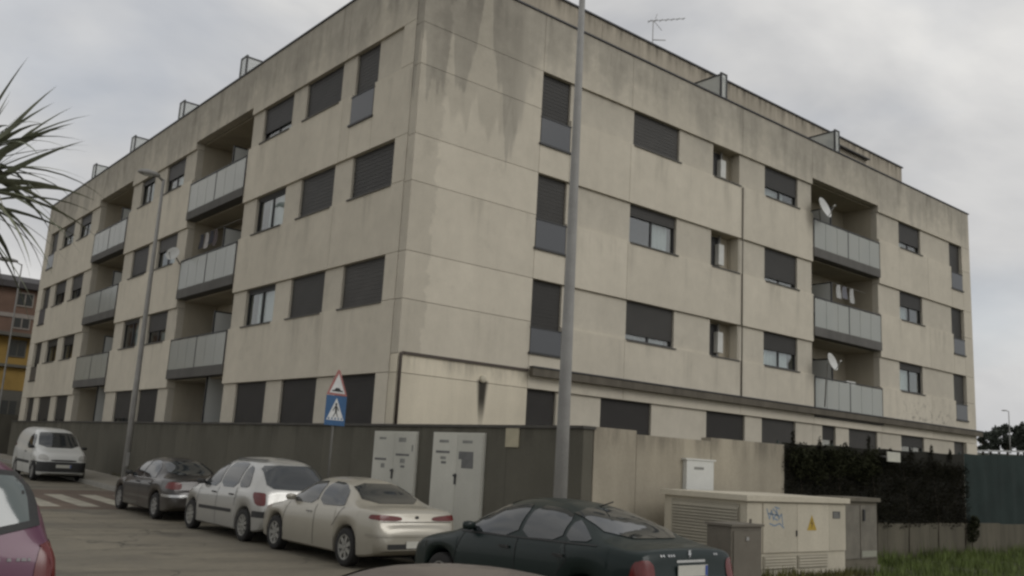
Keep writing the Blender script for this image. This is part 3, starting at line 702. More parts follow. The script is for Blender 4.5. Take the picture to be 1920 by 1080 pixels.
# rough grass
tag(MB().box(4.62, 40, -30, -6.92, -.25, -.02).build('verge', plain('verge_soil', (.055, .06, .025), .95, 0, .35, .9, .5, objspace=False)), kind='structure')
gm = MB()
for _ in range(34000):
    x = random.uniform(4.8, 22); y = -6.95-(random.random()**1.3)*6.5
    if math.sin(x*1.7+y)*math.sin(y*2.3-x*.6)+random.uniform(-.6, .9) < 0: continue
    h = random.uniform(.07, .26)*(1.6 if random.random() < .08 else 1)*(1.35 if y > -7.6 else 1); a = random.random()*6.28; w = .011; l = random.uniform(-.06, .06)
    z = -.03; i = len(gm.v); ca, sa = math.cos(a)*w, math.sin(a)*w
    gm.v += [(x-ca, y-sa, z), (x+ca, y+sa, z), (x+l, y+l*random.uniform(-1, 1), z+h)]; gm.f.append((i, i+1, i+2))
gr = gm.build('grass', GRASSM, fix=False); tag(gr, 'rough green grass below the low wall', 'grass', kind='stuff')
wt = MB()
for _ in range(900):
    x = random.uniform(1.3, 4.6); y = -9.34-random.random()**2*.35; h = random.uniform(.06, .26)*(1 if x < 2.5 else .7); a = random.random()*6.28; w = .014; i = len(wt.v)
    wt.v += [(x-w*math.cos(a), y-w*math.sin(a), .12), (x+w*math.cos(a), y+w*math.sin(a), .12), (x+random.uniform(-.08, .08), y+random.uniform(-.08, .04), .12+h)]; wt.f.append((i, i+1, i+2))
for _ in range(1500):
    y = random.uniform(-6.5, 36); 
    if math.sin(y*2.1)+math.sin(y*.77) < .2: continue
    x = -.31-random.random()**2*.12; h = random.uniform(.04, .2); i = len(wt.v); zz = gz(y)+.13; w = .012
    wt.v += [(x, y-w, zz), (x, y+w, zz), (x+random.uniform(-.08, .02), y+random.uniform(-.06, .06), zz+h)]; wt.f.append((i, i+1, i+2))
tag(wt.build('weeds', leafmat('weed_leaf', (.10, .095, .03)), fix=False), 'weeds growing at the foot of the kiosk and the dark wall', 'weeds', kind='stuff')

# ------------------------------------------------------------------ electrical kiosks
KBEIGE = wall_mat('kiosk_beige_paint', (.49, .45, .36), .10); KDK = wall_mat('kiosk_louvre_grey', (.33, .305, .245), .1)
kx0, kx1, ky0, ky1, kh = 1.25, 4.4, -9.24, -7.42, 1.42
kk = empty('transformer_kiosk', (2.8, -8.3, .13))
MB().box(kx0+.02, kx1-.02, ky0+.02, ky1-.02, .1, kh).build('body', KBEIGE, kk)
MB().box(kx0-.06, kx1+.05, ky0-.06, ky1+.05, kh+.002, kh+.095).build('roof', KBEIGE, kk)
for a, b in ((1.7, 2.98), (2.99, 3.88)): pass
d1 = MB().box(1.72, 2.745, ky0-.012, ky0+.018, .56, kh-.03).build('door', KBEIGE, kk); d2 = MB().box(2.755, 3.78, ky0-.012, ky0+.018, .56, kh-.03).build('door', KBEIGE, kk)
MB().box(1.27, 1.70, ky0-.004, ky0+.018, .56, kh-.03).build('front_panel', KBEIGE, kk); MB().box(3.80, 4.37, ky0-.004, ky0+.018, .56, kh-.03).build('front_panel', KBEIGE, kk)
for a, b in ((1.75, 2.72), (2.78, 3.75)):
    v = MB().box(a, b, ky0+.0, ky0+.018, .28, .50).build('vent_grille', KDK, kk)
    for j in range(4): MB().box(a+.03, b-.03, ky0-.016, ky0-.002, .30+j*.05, .325+j*.05).build('slat', KBEIGE, v)
lv = MB().box(kx0+.005, kx0+.019, ky0+.14, ky1-.2, .45, kh-.06).build('louvre_frame', KDK, kk)
nl = 16
for j in range(nl):
    z = .47+j*(kh-.1-.47)/nl
    MB().prism([(kx0-.035, z), (kx0+.004, z+.05), (kx0+.004, z+.035), (kx0-.035, z-.008)], 'y', ky0+.16, ky1-.22).build('slat', KDK, lv)
MB().box(2.70, 2.73, ky0-.03, ky0-.013, .83, .93).build('handle', ANTH, d1)
YEL = plain('warning_yellow', (.40, .27, .035), .6); BLK = plain('print_black', (.03, .03, .03), .7); BLUEG = plain('faded_blue_spray', (.20, .26, .33), .8, 0, .25, 6)
wt_ = MB().prism([(3.06, .93), (3.36, .93), (3.21, 1.2)], 'y', ky0-.016, ky0-.0125).build('warning_triangle', YEL, d2)
MB().prism([(3.22, 1.14), (3.17, 1.04), (3.205, 1.04), (3.19, .96), (3.25, 1.06), (3.215, 1.06)], 'y', ky0-.0185, ky0-.0165).build('lightning_bolt', plain('print_brown', (.14, .09, .03), .7), wt_)
np_ = MB().box(3.92, 4.18, ky0-.009, ky0-.0045, 1.14, 1.27).build('name_plate', plain('plate_grey', (.09, .09, .085), .6), kk)
for j in range(3): MB().box(3.95, 4.15-.03*j, ky0-.0115, ky0-.0095, 1.16+j*.033, 1.175+j*.033).build('print_line', INK, np_)
random.seed(5)
for st in ([(1.82, 1.30), (1.9, 1.12), (1.96, 1.28), (2.02, 1.1)], [(2.0, 1.3), (2.12, 1.22), (2.02, 1.14), (2.15, 1.1)], [(1.86, 1.22), (2.2, 1.18)], [(2.1, 1.3), (2.18, 1.12), (2.26, 1.22), (2.3, 1.02)], [(1.9, 1.05), (2.05, 1.01), (2.2, 1.05), (2.34, .97)], [(2.05, 1.33), (2.2, 1.3)]):
    m = MB()
    for (ax, az), (bx, bz) in zip(st, st[1:]):
        d = Vector((bx-ax, bz-az)).normalized(); n = Vector((-d.y, d.x))*.013; i = len(m.v)
        for q in (-.0125, -.0145):
            m.v += [(ax+n.x, ky0+q, az+n.y), (ax-n.x, ky0+q, az-n.y), (bx-n.x, ky0+q, bz-n.y), (bx+n.x, ky0+q, bz+n.y)]
        m.f += [(i, i+1, i+2, i+3), (i+7, i+6, i+5, i+4), (i, i+4, i+5, i+1), (i+1, i+5, i+6, i+2), (i+2, i+6, i+7, i+3), (i+3, i+7, i+4, i)]
    m.build('graffiti_stroke', BLUEG, d1)
tag(kk, 'beige transformer kiosk with a yellow warning triangle and blue graffiti', 'kiosk')
GREYC = wall_mat('cabinet_grey_concrete', (.165, .148, .115), .3)
gcab = empty('control_cabinet', (6.0, -8.5, 0))
MB().box(5.36, 6.72, -8.6, -8.1, .16, 1.44).build('body', GREYC, gcab); MB().box(5.30, 6.78, -8.66, -8.06, 1.442, 1.52).build('roof', GREYC, gcab); MB().box(5.30, 6.78, -8.64, -8.08, -.1, .158).build('plinth', GREYC, gcab)
dd = MB().box(6.02, 6.66, -8.625, -8.602, .30, 1.36).build('door', plain('cabinet_door_grey', (.17, .155, .125), .7, 0, .3), gcab); MB().box(5.42, 6.0, -8.618, -8.602, .30, 1.36).build('door', MATS['cabinet_door_grey'], gcab)
MB().box(6.1, 6.17, -8.655, -8.626, 1.05, 1.28).build('handle', ANTH, dd); MB().box(6.05, 6.63, -8.632, -8.626, .33, .45).build('stain_plate', plain('pale_plate', (.3, .3, .24), .7), dd)
tag(gcab, 'tall grey control cabinet standing right of the beige kiosk', 'cabinet')
scab = empty('service_box', (-.75, -10.3, .13))
BRN = plain('service_box_brown', (.135, .12, .095), .7, 0, .15)
MB().box(-1.02, -.30, -10.62, -10.2, .12, 1.12).build('body', BRN, scab); MB().box(-1.05, -.27, -10.65, -10.17, 1.122, 1.155).build('roof', BRN, scab); MB().box(-.98, -.34, -10.635, -10.622, .2, 1.06).build('door', BRN, scab); MB().box(-.7, -.64, -10.65, -10.636, .93, .98).build('badge', GALV, scab); MB().tube([(-.4, -10.5, 1.156), (-.4, -10.5, 1.22)], .02, 6).build('lug', BRN, scab)
tag(scab, 'low brown metal service box in front of the kiosk louvres', 'cabinet')

# ------------------------------------------------------------------ lamp posts and traffic sign
def lamp(x, y, z0, h, r0, r1, arm, label, head=True, door=True, group='street lamps'):
    r = empty('street_lamp', (x, y, z0))
    MB().tube([(x, y, z0), (x, y, z0+h*.33), (x, y, z0+h*.66), (x, y, z0+h)], [r0, r0+(r1-r0)*.33, r0+(r1-r0)*.66, r1], 16).build('post', GALV, r, True)
    MB().box(x-r0*1.7, x+r0*1.7, y-r0*1.7, y+r0*1.7, z0, z0+.03).build('base_plate', GALV, r)
    if door: MB().box(x-r0*.45, x+r0*.45, y-r0-.004, y-r0*.7, z0+.7, z0+1.15).build('hatch', GALV, r)
    a = Vector(arm); e = Vector((x, y, z0+h))
    MB().tube([tuple(e-Vector((0, 0, .05))), tuple(e+a*.25+Vector((0, 0, .1))), tuple(e+a*.5+Vector((0, 0, .12)))], r1*.9, 8).build('arm', GALV, r, True)
    d = a.normalized(); s = Vector((-d.y, d.x, 0)); c = e+a*.15+Vector((0, 0, .06)); Ln = max(.7, a.length*.75)
    m = MB(); prof = [(0, .07, .07), (.2, .14, .12), (.6, .19, .15), (.9, .15, .1), (1, .05, .04)]
    for t, w, hh in prof:
        for k in range(10):
            q = 2*math.pi*k/10; p = c+d*(t*Ln)+s*(w*math.cos(q))+Vector((0, 0, hh*math.sin(q)*(1 if math.sin(q) > 0 else .55)+.03)); m.v.append(tuple(p))
    for i in range(len(prof)-1):
        for k in range(10): kk_ = (k+1) % 10; m.f.append((i*10+k, i*10+kk_, i*10+10+kk_, i*10+10+k))
    m.f += [tuple(range(10)), tuple(range(len(prof)*10-1, len(prof)*10-11, -1))]
    m.build('lantern', GALV, r, True); m2 = MB()
    p = c+d*Ln*.55; m2.box(p.x-.14, p.x+.14, p.y-.1, p.y+.1, p.z-.05, p.z-.02); m2.build('lens', plain('lamp_lens', (.5, .5, .46), .3), r)
    return tag(r, label, 'street lamp', group)
lamp(-.98, -7.03, .13, 11.6, .128, .05, (-1.6, 0, 0), 'tall grey tapered lamp post in front of the block corner')
lamp(-1.9, 13.15, .3, 10.65, .11, .05, (-1.0, 0, 0), 'slim grey street lamp with a curved head before the left facade')
lamp(-2.1, 33.3, .5, 10.0, .055, .03, (-1.4, 0, 0), 'distant thin street lamp in front of the brick and yellow building')
ts = empty('traffic_sign', (-1.5, .1, .13)); sx, sy = -1.5, .1
MB().tube([(sx, sy+.05, .13), (sx, sy+.05, 3.62)], .025, 10).build('pole', plain('sign_pole_dull', (.15, .145, .13), .7), ts, True)
SRED = plain('sign_red', (.33, .14, .125), .55); SWHT = plain('sign_white', (.60, .60, .58), .45); SBLU = plain('sign_blue', (.04, .105, .22), .55); SBLK = plain('sign_black', (.02, .02, .02), .5)
def rotsign(m):  # faces oncoming traffic, turned a little to the road
    a = R(14); c, s = math.cos(a), math.sin(a); m.v = [(sx+(x-sx)*c-(y-sy)*s, sy+(x-sx)*s+(y-sy)*c, z) for x, y, z in m.v]; return m
hw = .32
tri = rotsign(MB().prism([(sx-hw, 3.13), (sx+hw, 3.13), (sx+.03, 3.72), (sx-.03, 3.72)], 'y', sy-.01, sy+.0)).build('warning_triangle', SRED, ts)
rotsign(MB().prism([(sx-hw+.08, 3.18), (sx+hw-.08, 3.18), (sx, 3.63)], 'y', sy-.013, sy-.0105)).build('triangle_field', SWHT, tri)
rotsign(MB().prism([(sx-.17, 3.215), (sx+.17, 3.215), (sx+.17, 3.24), (sx+.1, 3.25), (sx+.05, 3.30), (sx-.05, 3.30), (sx-.1, 3.25), (sx-.17, 3.24)], 'y', sy-.016, sy-.0135)).build('hump_symbol', SBLK, tri)
sq = rotsign(MB().box(sx-.315, sx+.315, sy-.01, sy, 2.44, 3.12)).build('crossing_sign', SBLU, ts)
rotsign(MB().prism([(sx-.27, 2.56), (sx+.27, 2.56), (sx, 3.07)], 'y', sy-.013, sy-.0105)).build('sign_triangle', SWHT, sq)
for j in range(5): rotsign(MB().box(sx-.22+j*.1, sx-.18+j*.1, sy-.0155, sy-.0135, 2.575, 2.62)).build('zebra_stripe', SBLU, sq)
fg = MB()
for poly in ([(-.02, 2.74), (.035, 2.74), (.03, 2.89), (-.03, 2.89)], [(-.02, 2.74), (.01, 2.74), (-.06, 2.63), (-.085, 2.63)], [(.005, 2.74), (.035, 2.74), (.085, 2.63), (.06, 2.63)], [(-.03, 2.88), (-.02, 2.86), (-.085, 2.76), (-.1, 2.78)], [(.03, 2.88), (.02, 2.86), (.08, 2.77), (.095, 2.79)]):
    fg.prism([(sx+a, b) for a, b in poly], 'y', sy-.0155, sy-.0135)
fg.prism([(sx+.033*math.cos(k*.785), 2.925+.033*math.sin(k*.785)) for k in range(8)], 'y', sy-.0155, sy-.0135)
rotsign(fg).build('walking_figure', SBLK, sq)
tag(ts, 'red bordered hump warning triangle above a blue pedestrian crossing sign on a pole', 'traffic sign')

# ------------------------------------------------------------------ vehicles
TYRE = plain('tyre_rubber', (.022, .021, .02), .85, 0, .2, 8); TRIM = plain('black_plastic', (.03, .03, .029), .6, 0, .15, 5); UNDER = plain('underbody', (.012, .012, .012), .95)
RIM = plain('alloy_rim', (.34, .335, .31), .4, .6, .12, 5); HUBC = plain('hub_cap', (.26, .255, .24), .5, .3, .12, 5)
CARGL = glassy('car_glass', (.028, .032, .034), 1, .04, .9); SEAM = plain('door_seam', (.02, .02, .02), .8); LAMPR = plain('tail_lamp_red', (.12, .012, .010), .25, 0, .1, 6, 0, .6); LAMPW = plain('lamp_clear', (.42, .41, .38), .2, 0, .1, 6, 0, .8)
CHROME = plain('chrome_strip', (.45, .45, .44), .25, .8, .05); PLATE = plain('number_plate', (.55, .54, .48), .5); PLATEB = plain('plate_blue', (.05, .09, .3), .5)
def interp(pts, x):
    xs = [p[0] for p in pts]; zs = [p[1] for p in pts]
    # monotone cubic (PCHIP) interpolation so outlines stay smooth without overshoot
    n = len(xs); h = [xs[i+1]-xs[i] for i in range(n-1)]; d = [(zs[i+1]-zs[i])/h[i] for i in range(n-1)]
    mm = [d[0]]+[0 if d[i-1]*d[i] <= 0 else 2*d[i-1]*d[i]/(d[i-1]+d[i]) for i in range(1, n-1)]+[d[-1]]
    x = min(max(x, xs[0]), xs[-1]); i = 0
    while i < n-2 and x > xs[i+1]: i += 1
    t = (x-xs[i])/h[i]; a = zs[i]; b = zs[i+1]
    return (2*t**3-3*t*t+1)*a+(t**3-2*t*t+t)*h[i]*mm[i]+(-2*t**3+3*t*t)*b+(t**3-t*t)*h[i]*mm[i+1]
def chaikin(p, n=2):
    for _ in range(n):
        q = []
        for a, b in zip(p, p[1:]+p[:1]):
            q += [(a[0]*.8+b[0]*.2, a[1]*.8+b[1]*.2), (a[0]*.2+b[0]*.8, a[1]*.2+b[1]*.8)]
        p = q
    return p
class Car:
    def __init__(s, name, L, W, top, belt, plan, wheels, wr, paintm, tumble=.3, nn=3.0, low=None):
        s.L = L; s.W = W; s.name = name; s.root = empty(name); s.paint = paintm; s.wr = wr; s.wheels = wheels
        hw = W/2; N = sorted(set([round(-L/2+L*i/110, 4) for i in range(111)]+[round(w+wr*1.16*math.cos(math.pi*k/22), 4) for w in wheels for k in range(23)]+[p[0] for p in top]))
        rings = []
        low = low or [(-L/2, .34), (-L/2+.25, .24), (-L/2+.6, .2), (L/2-.6, .2), (L/2-.25, .22), (L/2, .3)]
        for y in N:
            zt = interp(top, y); zb = min(interp(belt, y), zt-.025); w = interp(plan, y)*hw; zl = interp(low, y)
            arch = 0
            for wy in wheels:
                q = (wr*1.16)**2-(y-wy)**2
                if q > 0: zl = max(zl, wr+math.sqrt(q)); arch = 1
            zl = min(zl, zb-.06); h = zb-zl
            sec = [(.3*w, zl), (w*.93, zl), (w*.972, zl+min(.03, h*.2)), (w*.995, zl+.3*h), (w, zl+.55*h), (w*.992, zl+.78*h), (w*.972, zl+.93*h), (w*.945, zb)]
            hc = zt-zb; wb = w*.94; tm = tumble*min(1, hc/.4)
            for k in range(1, 15):
                th = math.pi/2*k/14; c = max(math.cos(th), 0)**(2/nn); sn = math.sin(th)**(2/(nn*.85))
                zz = zb+hc*sn; yy = wb*c*(1-tm*sn*.62)
                sec.append((yy if k < 14 else 0, zz))
            rings.append([(px, y, pz) for px, pz in sec])
        m = MB(); n = len(rings[0])
        for rg in rings:
            for p in rg: m.v.append(p)
            for p in rg[:-1][::-1]: m.v.append((-p[0], p[1], p[2]))
        M_ = 2*n-1
        for i in range(len(rings)-1):
            for k in range(M_-1): m.f.append((i*M_+k, i*M_+k+1, (i+1)*M_+k+1, (i+1)*M_+k))
            m.f.append((i*M_+M_-1, i*M_, (i+1)*M_, (i+1)*M_+M_-1))
        m.f += [tuple(range(M_)), tuple((len(rings)-1)*M_+k for k in range(M_-1, -1, -1))]
        s.body = m.build('body', paintm, s.root, True, origin=(0, 0, 0))
        s.body.data.set_sharp_from_angle(angle=R(38))
        bm = bmesh.new(); bm.from_mesh(s.body.data); bmesh.ops.triangulate(bm, faces=bm.faces); s.bvh = BVHTree.FromBMesh(bm); bm.free()
        for wy in wheels:
            for sd in (-1, 1): s.wheel(sd*(hw*.985-.11), wy, sd)
    def wheel(s, x, y, sd, n=None):
        r = s.wr; w = MB().lathe([(r*.66, -.095), (r*.9, -.1), (r*.985, -.08), (r, -.05), (r, .05), (r*.985, .08), (r*.9, .1), (r*.66, .095)], 32, 'x', (x, y, r)).build('wheel', TYRE, s.root, True)
        xo = x+sd*.072; m = MB()
        m.lathe([(r*.66, -sd*.0), (r*.67, sd*.02), (r*.60, sd*.018), (r*.57, -sd*.02)], 32, 'x', (xo, y, r)); m.lathe([(.001, sd*.02), (r*.13, sd*.018), (r*.15, -sd*.0)], 16, 'x', (xo, y, r))
        ns = s.spokes
        for k in range(ns):
            a = 2*math.pi*k/ns; ca, sa = math.cos(a), math.sin(a); i = len(m.v); ww = r*.1*7/ns
            for rad, hh in ((r*.1, ww), (r*.62, ww*1.15)):
                for q in (-hh, hh):
                    for dx in (.012, -.02): m.v.append((xo+sd*dx, y+rad*ca-q*sa, r+rad*sa+q*ca))
            m.f += [(i, i+2, i+6, i+4), (i, i+4, i+5, i+1), (i+2, i+3, i+7, i+6), (i+1, i+5, i+7, i+3)]
        m.build('rim', s.rim, w, False); MB().lathe([(.001, -sd*.045), (r*.66, -sd*.045)], 24, 'x', (xo, y, r)).build('brake_disc', UNDER, w)
    spokes = 7; rim = RIM
    def ray(s, o, d):
        h = s.bvh.ray_cast(Vector(o), Vector(d)); return h
    def decal(s, poly, face, off=.008, step=.035, rnd=2, m=None):
        """outline in (y,z) for the sides or (x,z) for front and rear, cut into a grid and laid on the body skin"""
        if rnd: poly = chaikin(poly, rnd)
        bm = bmesh.new(); bm.faces.new([bm.verts.new((a, 0, b)) for a, b in poly])
        us = [p[0] for p in poly]; vs = [p[1] for p in poly]
        for ax, (lo, hi) in ((0, (min(us), max(us))), (2, (min(vs), max(vs)))):
            k = lo+step
            while k < hi-.005:
                co = [0, 0, 0]; co[ax] = k; no = [0, 0, 0]; no[ax] = 1
                bmesh.ops.bisect_plane(bm, geom=list(bm.verts)+list(bm.edges)+list(bm.faces), plane_co=co, plane_no=no); k += step
        m = m or MB(); idx = {}; bm.verts.ensure_lookup_table(); bm.verts.index_update()
        for v in bm.verts:
            u, z = v.co.x, v.co.z
            if face in ('l', 'r'):
                sd = -1 if face == 'l' else 1; h = s.ray((sd*3, u, z), (-sd, 0, 0)); base = (sd*s.W/2*.8, u, z); dirn = Vector((sd, 0, 0))
            else:
                sd = -1 if face == 'b' else 1; h = s.ray((u, sd*6, z), (0, -sd, 0)); base = (u, sd*s.L/2, z); dirn = Vector((0, sd, 0))
            if h[0] is None: p = Vector(base)
            else:
                nrm = h[1] if h[1].dot(dirn) > 0 else -h[1]; p = h[0]+nrm*off
            idx[v.index] = len(m.v); m.v.append(tuple(p))
        for f in bm.faces: m.f.append(tuple(idx[v.index] for v in f.verts))
        bm.free(); return m
    def put(s, name, polys, mat, parent=None, off=.008, rnd=2, both=True, step=.035):
        """polys: list of (outline, face); side outlines are laid on both flanks as separate parts when both is set"""
        outs = []
        faces = set(f for _, f in polys)
        for mirror in ((1, -1) if both else (1,)):
            m = MB()
            for poly, f in polys:
                if mirror == -1:
                    f2 = {'l': 'r', 'r': 'l'}.get(f, f); p2 = [(-a, b) for a, b in poly] if f in 'bf' else poly
                else: f2, p2 = f, poly
                s.decal(p2, f2, off, step, rnd, m)
            outs.append(m.build(name, mat, parent or s.root, True, fix=False))
        return outs
    def seam(s, pts, w=.012):
        for f in 'lr':
            m = MB()
            for (a, b), (c, d) in zip(pts, pts[1:]):
                v = Vector((c-a, d-b)).normalized(); n = Vector((-v.y, v.x))*w/2
                s.decal([(a+n.x, b+n.y), (a-n.x, b-n.y), (c-n.x, d-n.y), (c+n.x, d+n.y)], f, .004, .05, 0, m)
            m.build('door_seam', SEAM, s.body, fix=False)
    def mirror(s, y, z, mat, front=1):
        for sd in (-1, 1):
            h = s.ray((sd*3, y, z), (-sd, 0, 0)); x = (h[0].x if h[0] else sd*s.W/2*.85); m = MB()
            for t in ((.0, .25), (.12, .8), (.5, 1), (.88, .85), (1, .4)):
                for k in range(10):
                    q = 2*math.pi*k/10; cq, sq_ = math.cos(q), math.sin(q); m.v.append((x+sd*(.0+.19*t[0]), y+.05*t[1]*math.copysign(abs(cq)**.6, cq), z+.02+.058*t[1]*math.copysign(abs(sq_)**.6, sq_)))
            for i in range(4):
                for k in range(10): b = (k+1) % 10; m.f.append((i*10+k, i*10+b, i*10+10+b, i*10+10+k))
            m.f += [tuple(range(10)), tuple(range(49, 39, -1))]
            m.build('mirror', mat, s.root, True)
    def handles(s, ys, z, mat):
        for f, sd in (('l', -1), ('r', 1)):
            for y in ys:
                h = s.ray((sd*3, y, z), (-sd, 0, 0)); x = h[0].x if h[0] else sd*s.W/2
                MB().box(min(x-sd*.01, x+sd*.03), max(x-sd*.01, x+sd*.03), y-.085, y+.085, z-.014, z+.014).build('door_handle', mat, s.root)
    def plate(s, face, z, w=.5, h=.11, chars=True, off=.012):
        sd = -1 if face == 'b' else 1; y = min((self_h[0].y*sd for self_h in [s.ray((0, sd*6, z), (0, -sd, 0)), s.ray((w/2, sd*6, z), (0, -sd, 0))] if self_h[0]), default=s.L/2)*sd
        ymx = s.ray((0, sd*6, z), (0, -sd, 0))[0].y
        y = ymx+sd*off
        p = MB().box(-w/2, w/2, min(y, y+sd*.008), max(y, y+sd*.008), z-h/2, z+h/2).build('number_plate', PLATE, s.root)
        yy = y+sd*.009
        MB().box(-w/2+.004 if sd > 0 else w/2-.045, -w/2+.045 if sd > 0 else w/2-.004, min(yy, yy+sd*.001), max(yy, yy+sd*.001), z-h/2+.006, z+h/2-.006).build('plate_band', PLATEB, p)
    def place(s, x, y, z, rz=0, pitch=0):
        s.root.location = (x, y, z); s.root.rotation_euler = (pitch, 0, rz)
def mirrored(poly): return [(-a, b) for a, b in poly]

def underbody(c):
    L = c.L; MB().box(-c.W/2*.62, c.W/2*.62, -L/2+.5, L/2-.5, .17, .5).build('underbody', UNDER, c.root)
    for wy in c.wheels: MB().tube([(-c.W/2+.2, wy, c.wr), (c.W/2-.2, wy, c.wr)], .05, 8).build('axle', UNDER, c.root)

GP = [(-2.22, .70), (-2.19, .80), (-2.12, .88), (-1.95, .945), (-1.6, .985), (-1.0, 1), (.8, 1), (1.45, .985), (1.85, .93), (2.08, .83), (2.17, .72), (2.22, .58)]
# champagne saloon ---------------------------------------------------
def saloon(name, L, W, H, pm, trim=None, wheels=(-1.27, 1.33), wr=.31, rear_z=.98, k=1.0):
    s = L/4.43
    top = [(-2.215, .50), (-2.205, .63), (-2.17, .70), (-2.13, .74), (-2.10, .90), (-2.06, rear_z-.02), (-1.95, rear_z+.01), (-1.62, rear_z+.025), (-1.30, rear_z+.12), (-.95, H-.13), (-.6, H-.03), (-.1, H), (.3, H-.02), (.62, H-.13), (1.1, 1.02), (1.28, .935), (1.65, .87), (1.95, .79), (2.1, .70), (2.18, .58), (2.215, .46)]
    belt = [(-2.215, .47), (-2.13, .70), (-2.05, .90), (-1.6, .935), (-.5, .905), (.6, .875), (1.2, .83), (1.7, .78), (2.05, .68), (2.215, .42)]
    return Car(name, L, W, [(a*s, b) for a, b in top], [(a*s, b) for a, b in belt], [(a*s, b) for a, b in GP], wheels, wr, pm)
c = saloon('saloon_car', 4.43, 1.745, 1.42, paint('champagne_paint', (.37, .345, .285), .3, .34, .12)); gold = c
underbody(c)
c.put('side_window', [([(.82, .93), (.42, 1.30), (-.12, 1.335), (-.16, .935)], 'l')], CARGL, rnd=1)
c.put('side_window', [([(-.24, .935), (-.2, 1.335), (-.62, 1.32), (-.95, 1.18), (-1.12, 1.0), (-1.08, .955)], 'l')], CARGL, rnd=1)
c.put('rear_window', [([(-.58, 1.03), (.58, 1.03), (.46, 1.33), (-.46, 1.33)], 'b')], CARGL, both=False, rnd=1)
c.put('windscreen', [([(-.66, 1.02), (.66, 1.02), (.5, 1.36), (-.5, 1.36)], 'f')], CARGL, both=False, rnd=1)
c.put('tail_lamp', [([(-.80, .80), (-.30, .795), (-.30, .865), (-.80, .90)], 'b'), ([(-2.1, .81), (-1.92, .82), (-1.95, .885), (-2.1, .89)], 'l')], LAMPR)
c.put('head_lamp', [([(-.76, .60), (-.45, .60), (-.45, .70), (-.72, .70)], 'f')], LAMPW)
c.put('bumper_strip', [([(-.83, .55), (.83, .55), (.83, .585), (-.83, .585)], 'b')], c.paint, both=False, rnd=0, off=.02)
c.put('lower_bumper', [([(-.6, .36), (.6, .36), (.6, .44), (-.6, .44)], 'b')], TRIM, both=False, rnd=0)
c.put('boot_seam', [([(-.7, .775), (.7, .775), (.7, .785), (-.7, .785)], 'b')], SEAM, both=False, rnd=0)
c.put('badge', [([(-.035, .83), (.035, .83), (.035, .875), (-.035, .875)], 'b')], TRIM, both=False)
c.seam([(.95, .28), (.98, .6), (.85, .92)]); c.seam([(-.20, .25), (-.20, .93)]); c.seam([(-.85, .62), (-1.02, .8), (-1.15, .95)])
c.mirror(.74, .98, c.paint); c.handles((.0,), .80, CHROME); c.plate('b', .43)
c.place(-3.13, -3.78, 0)
tag(c.root, 'champagne beige saloon car with long slim tail lamps parked behind the silver people carrier', 'car', 'cars parked along the kerb')
# black saloon -------------------------------------------------------
Car.rim = HUBC
c = saloon('saloon_car', 4.4, 1.73, 1.45, paint('brown_black_paint', (.028, .023, .02), .3, .3, .3), rear_z=1.0, wheels=(-1.33, 1.37)); underbody(c)
c.put('side_window', [([(.80, .93), (.42, 1.32), (-.12, 1.36), (-.16, .935)], 'l')], CARGL, rnd=1)
c.put('side_window', [([(-.24, .935), (-.2, 1.36), (-.62, 1.34), (-.95, 1.19), (-1.12, 1.0), (-1.08, .955)], 'l')], CARGL, rnd=1)
c.put('rear_window', [([(-.6, 1.05), (.6, 1.05), (.48, 1.36), (-.48, 1.36)], 'b')], CARGL, both=False, rnd=1)
c.put('windscreen', [([(-.66, 1.02), (.66, 1.02), (.5, 1.38), (-.5, 1.38)], 'f')], CARGL, both=False, rnd=1)
c.put('tail_lamp', [([(-.80, .74), (-.5, .74), (-.5, .9), (-.78, .92)], 'b'), ([(-2.1, .75), (-1.88, .76), (-1.95, .9), (-2.08, .92)], 'l')], LAMPR)
c.put('head_lamp', [([(-.76, .60), (-.45, .60), (-.45, .70), (-.72, .70)], 'f')], LAMPW)
c.put('bumper_strip', [([(-.84, .56), (.84, .56), (.84, .62), (-.84, .62)], 'b')], CHROME, both=False, rnd=0, off=.012)
c.put('belt_trim', [([(.9, .905), (.9, .92), (-1.2, .945), (-1.2, .93)], 'l')], CHROME, rnd=0)
c.seam([(.95, .28), (.98, .6), (.85, .92)]); c.seam([(-.20, .25), (-.20, .93)]); c.seam([(-.85, .62), (-1.02, .8), (-1.15, .95)])
c.mirror(.74, .98, TRIM); c.handles((.0, -.95), .82, TRIM); c.plate('b', .47)
c.place(-3.13, 5.45, gz(5.45), 0, R(.5)); tag(c.root, 'dark brown black saloon car parked ahead of the silver people carrier', 'car', 'cars parked along the kerb')
# silver people carrier ----------------------------------------------
Car.rim = RIM; Car.spokes = 9
MP = [(-2.14, .66), (-2.11, .78), (-2.04, .87), (-1.85, .94), (-1.5, .985), (-1.0, 1), (.8, 1), (1.4, .98), (1.8, .92), (2.0, .82), (2.1, .68), (2.14, .52)]
top = [(-2.14, .56), (-2.125, .68), (-2.10, .74), (-2.06, .80), (-2.02, .98), (-1.93, 1.12), (-1.78, 1.38), (-1.62, 1.55), (-1.3, 1.62), (-.6, 1.655), (0, 1.64), (.45, 1.56), (.9, 1.34), (1.25, 1.12), (1.45, 1.02), (1.8, .90), (2.0, .76), (2.1, .62), (2.14, .48)]
belt = [(-2.14, .52), (-2.05, .78), (-1.95, .98), (-1.4, 1.0), (0, .965), (1.0, .93), (1.5, .88), (1.9, .72), (2.14, .44)]
c = Car('people_carrier', 4.28, 1.75, top, belt, MP, (-1.33, 1.43), .315, paint('silver_paint', (.43, .425, .40), .45, .3, .12), .34, 3.2); underbody(c); silver = c
c.put('side_window', [([(1.02, .99), (.62, 1.33), (.32, 1.47), (.1, 1.5), (.05, .995)], 'l')], CARGL, rnd=1)
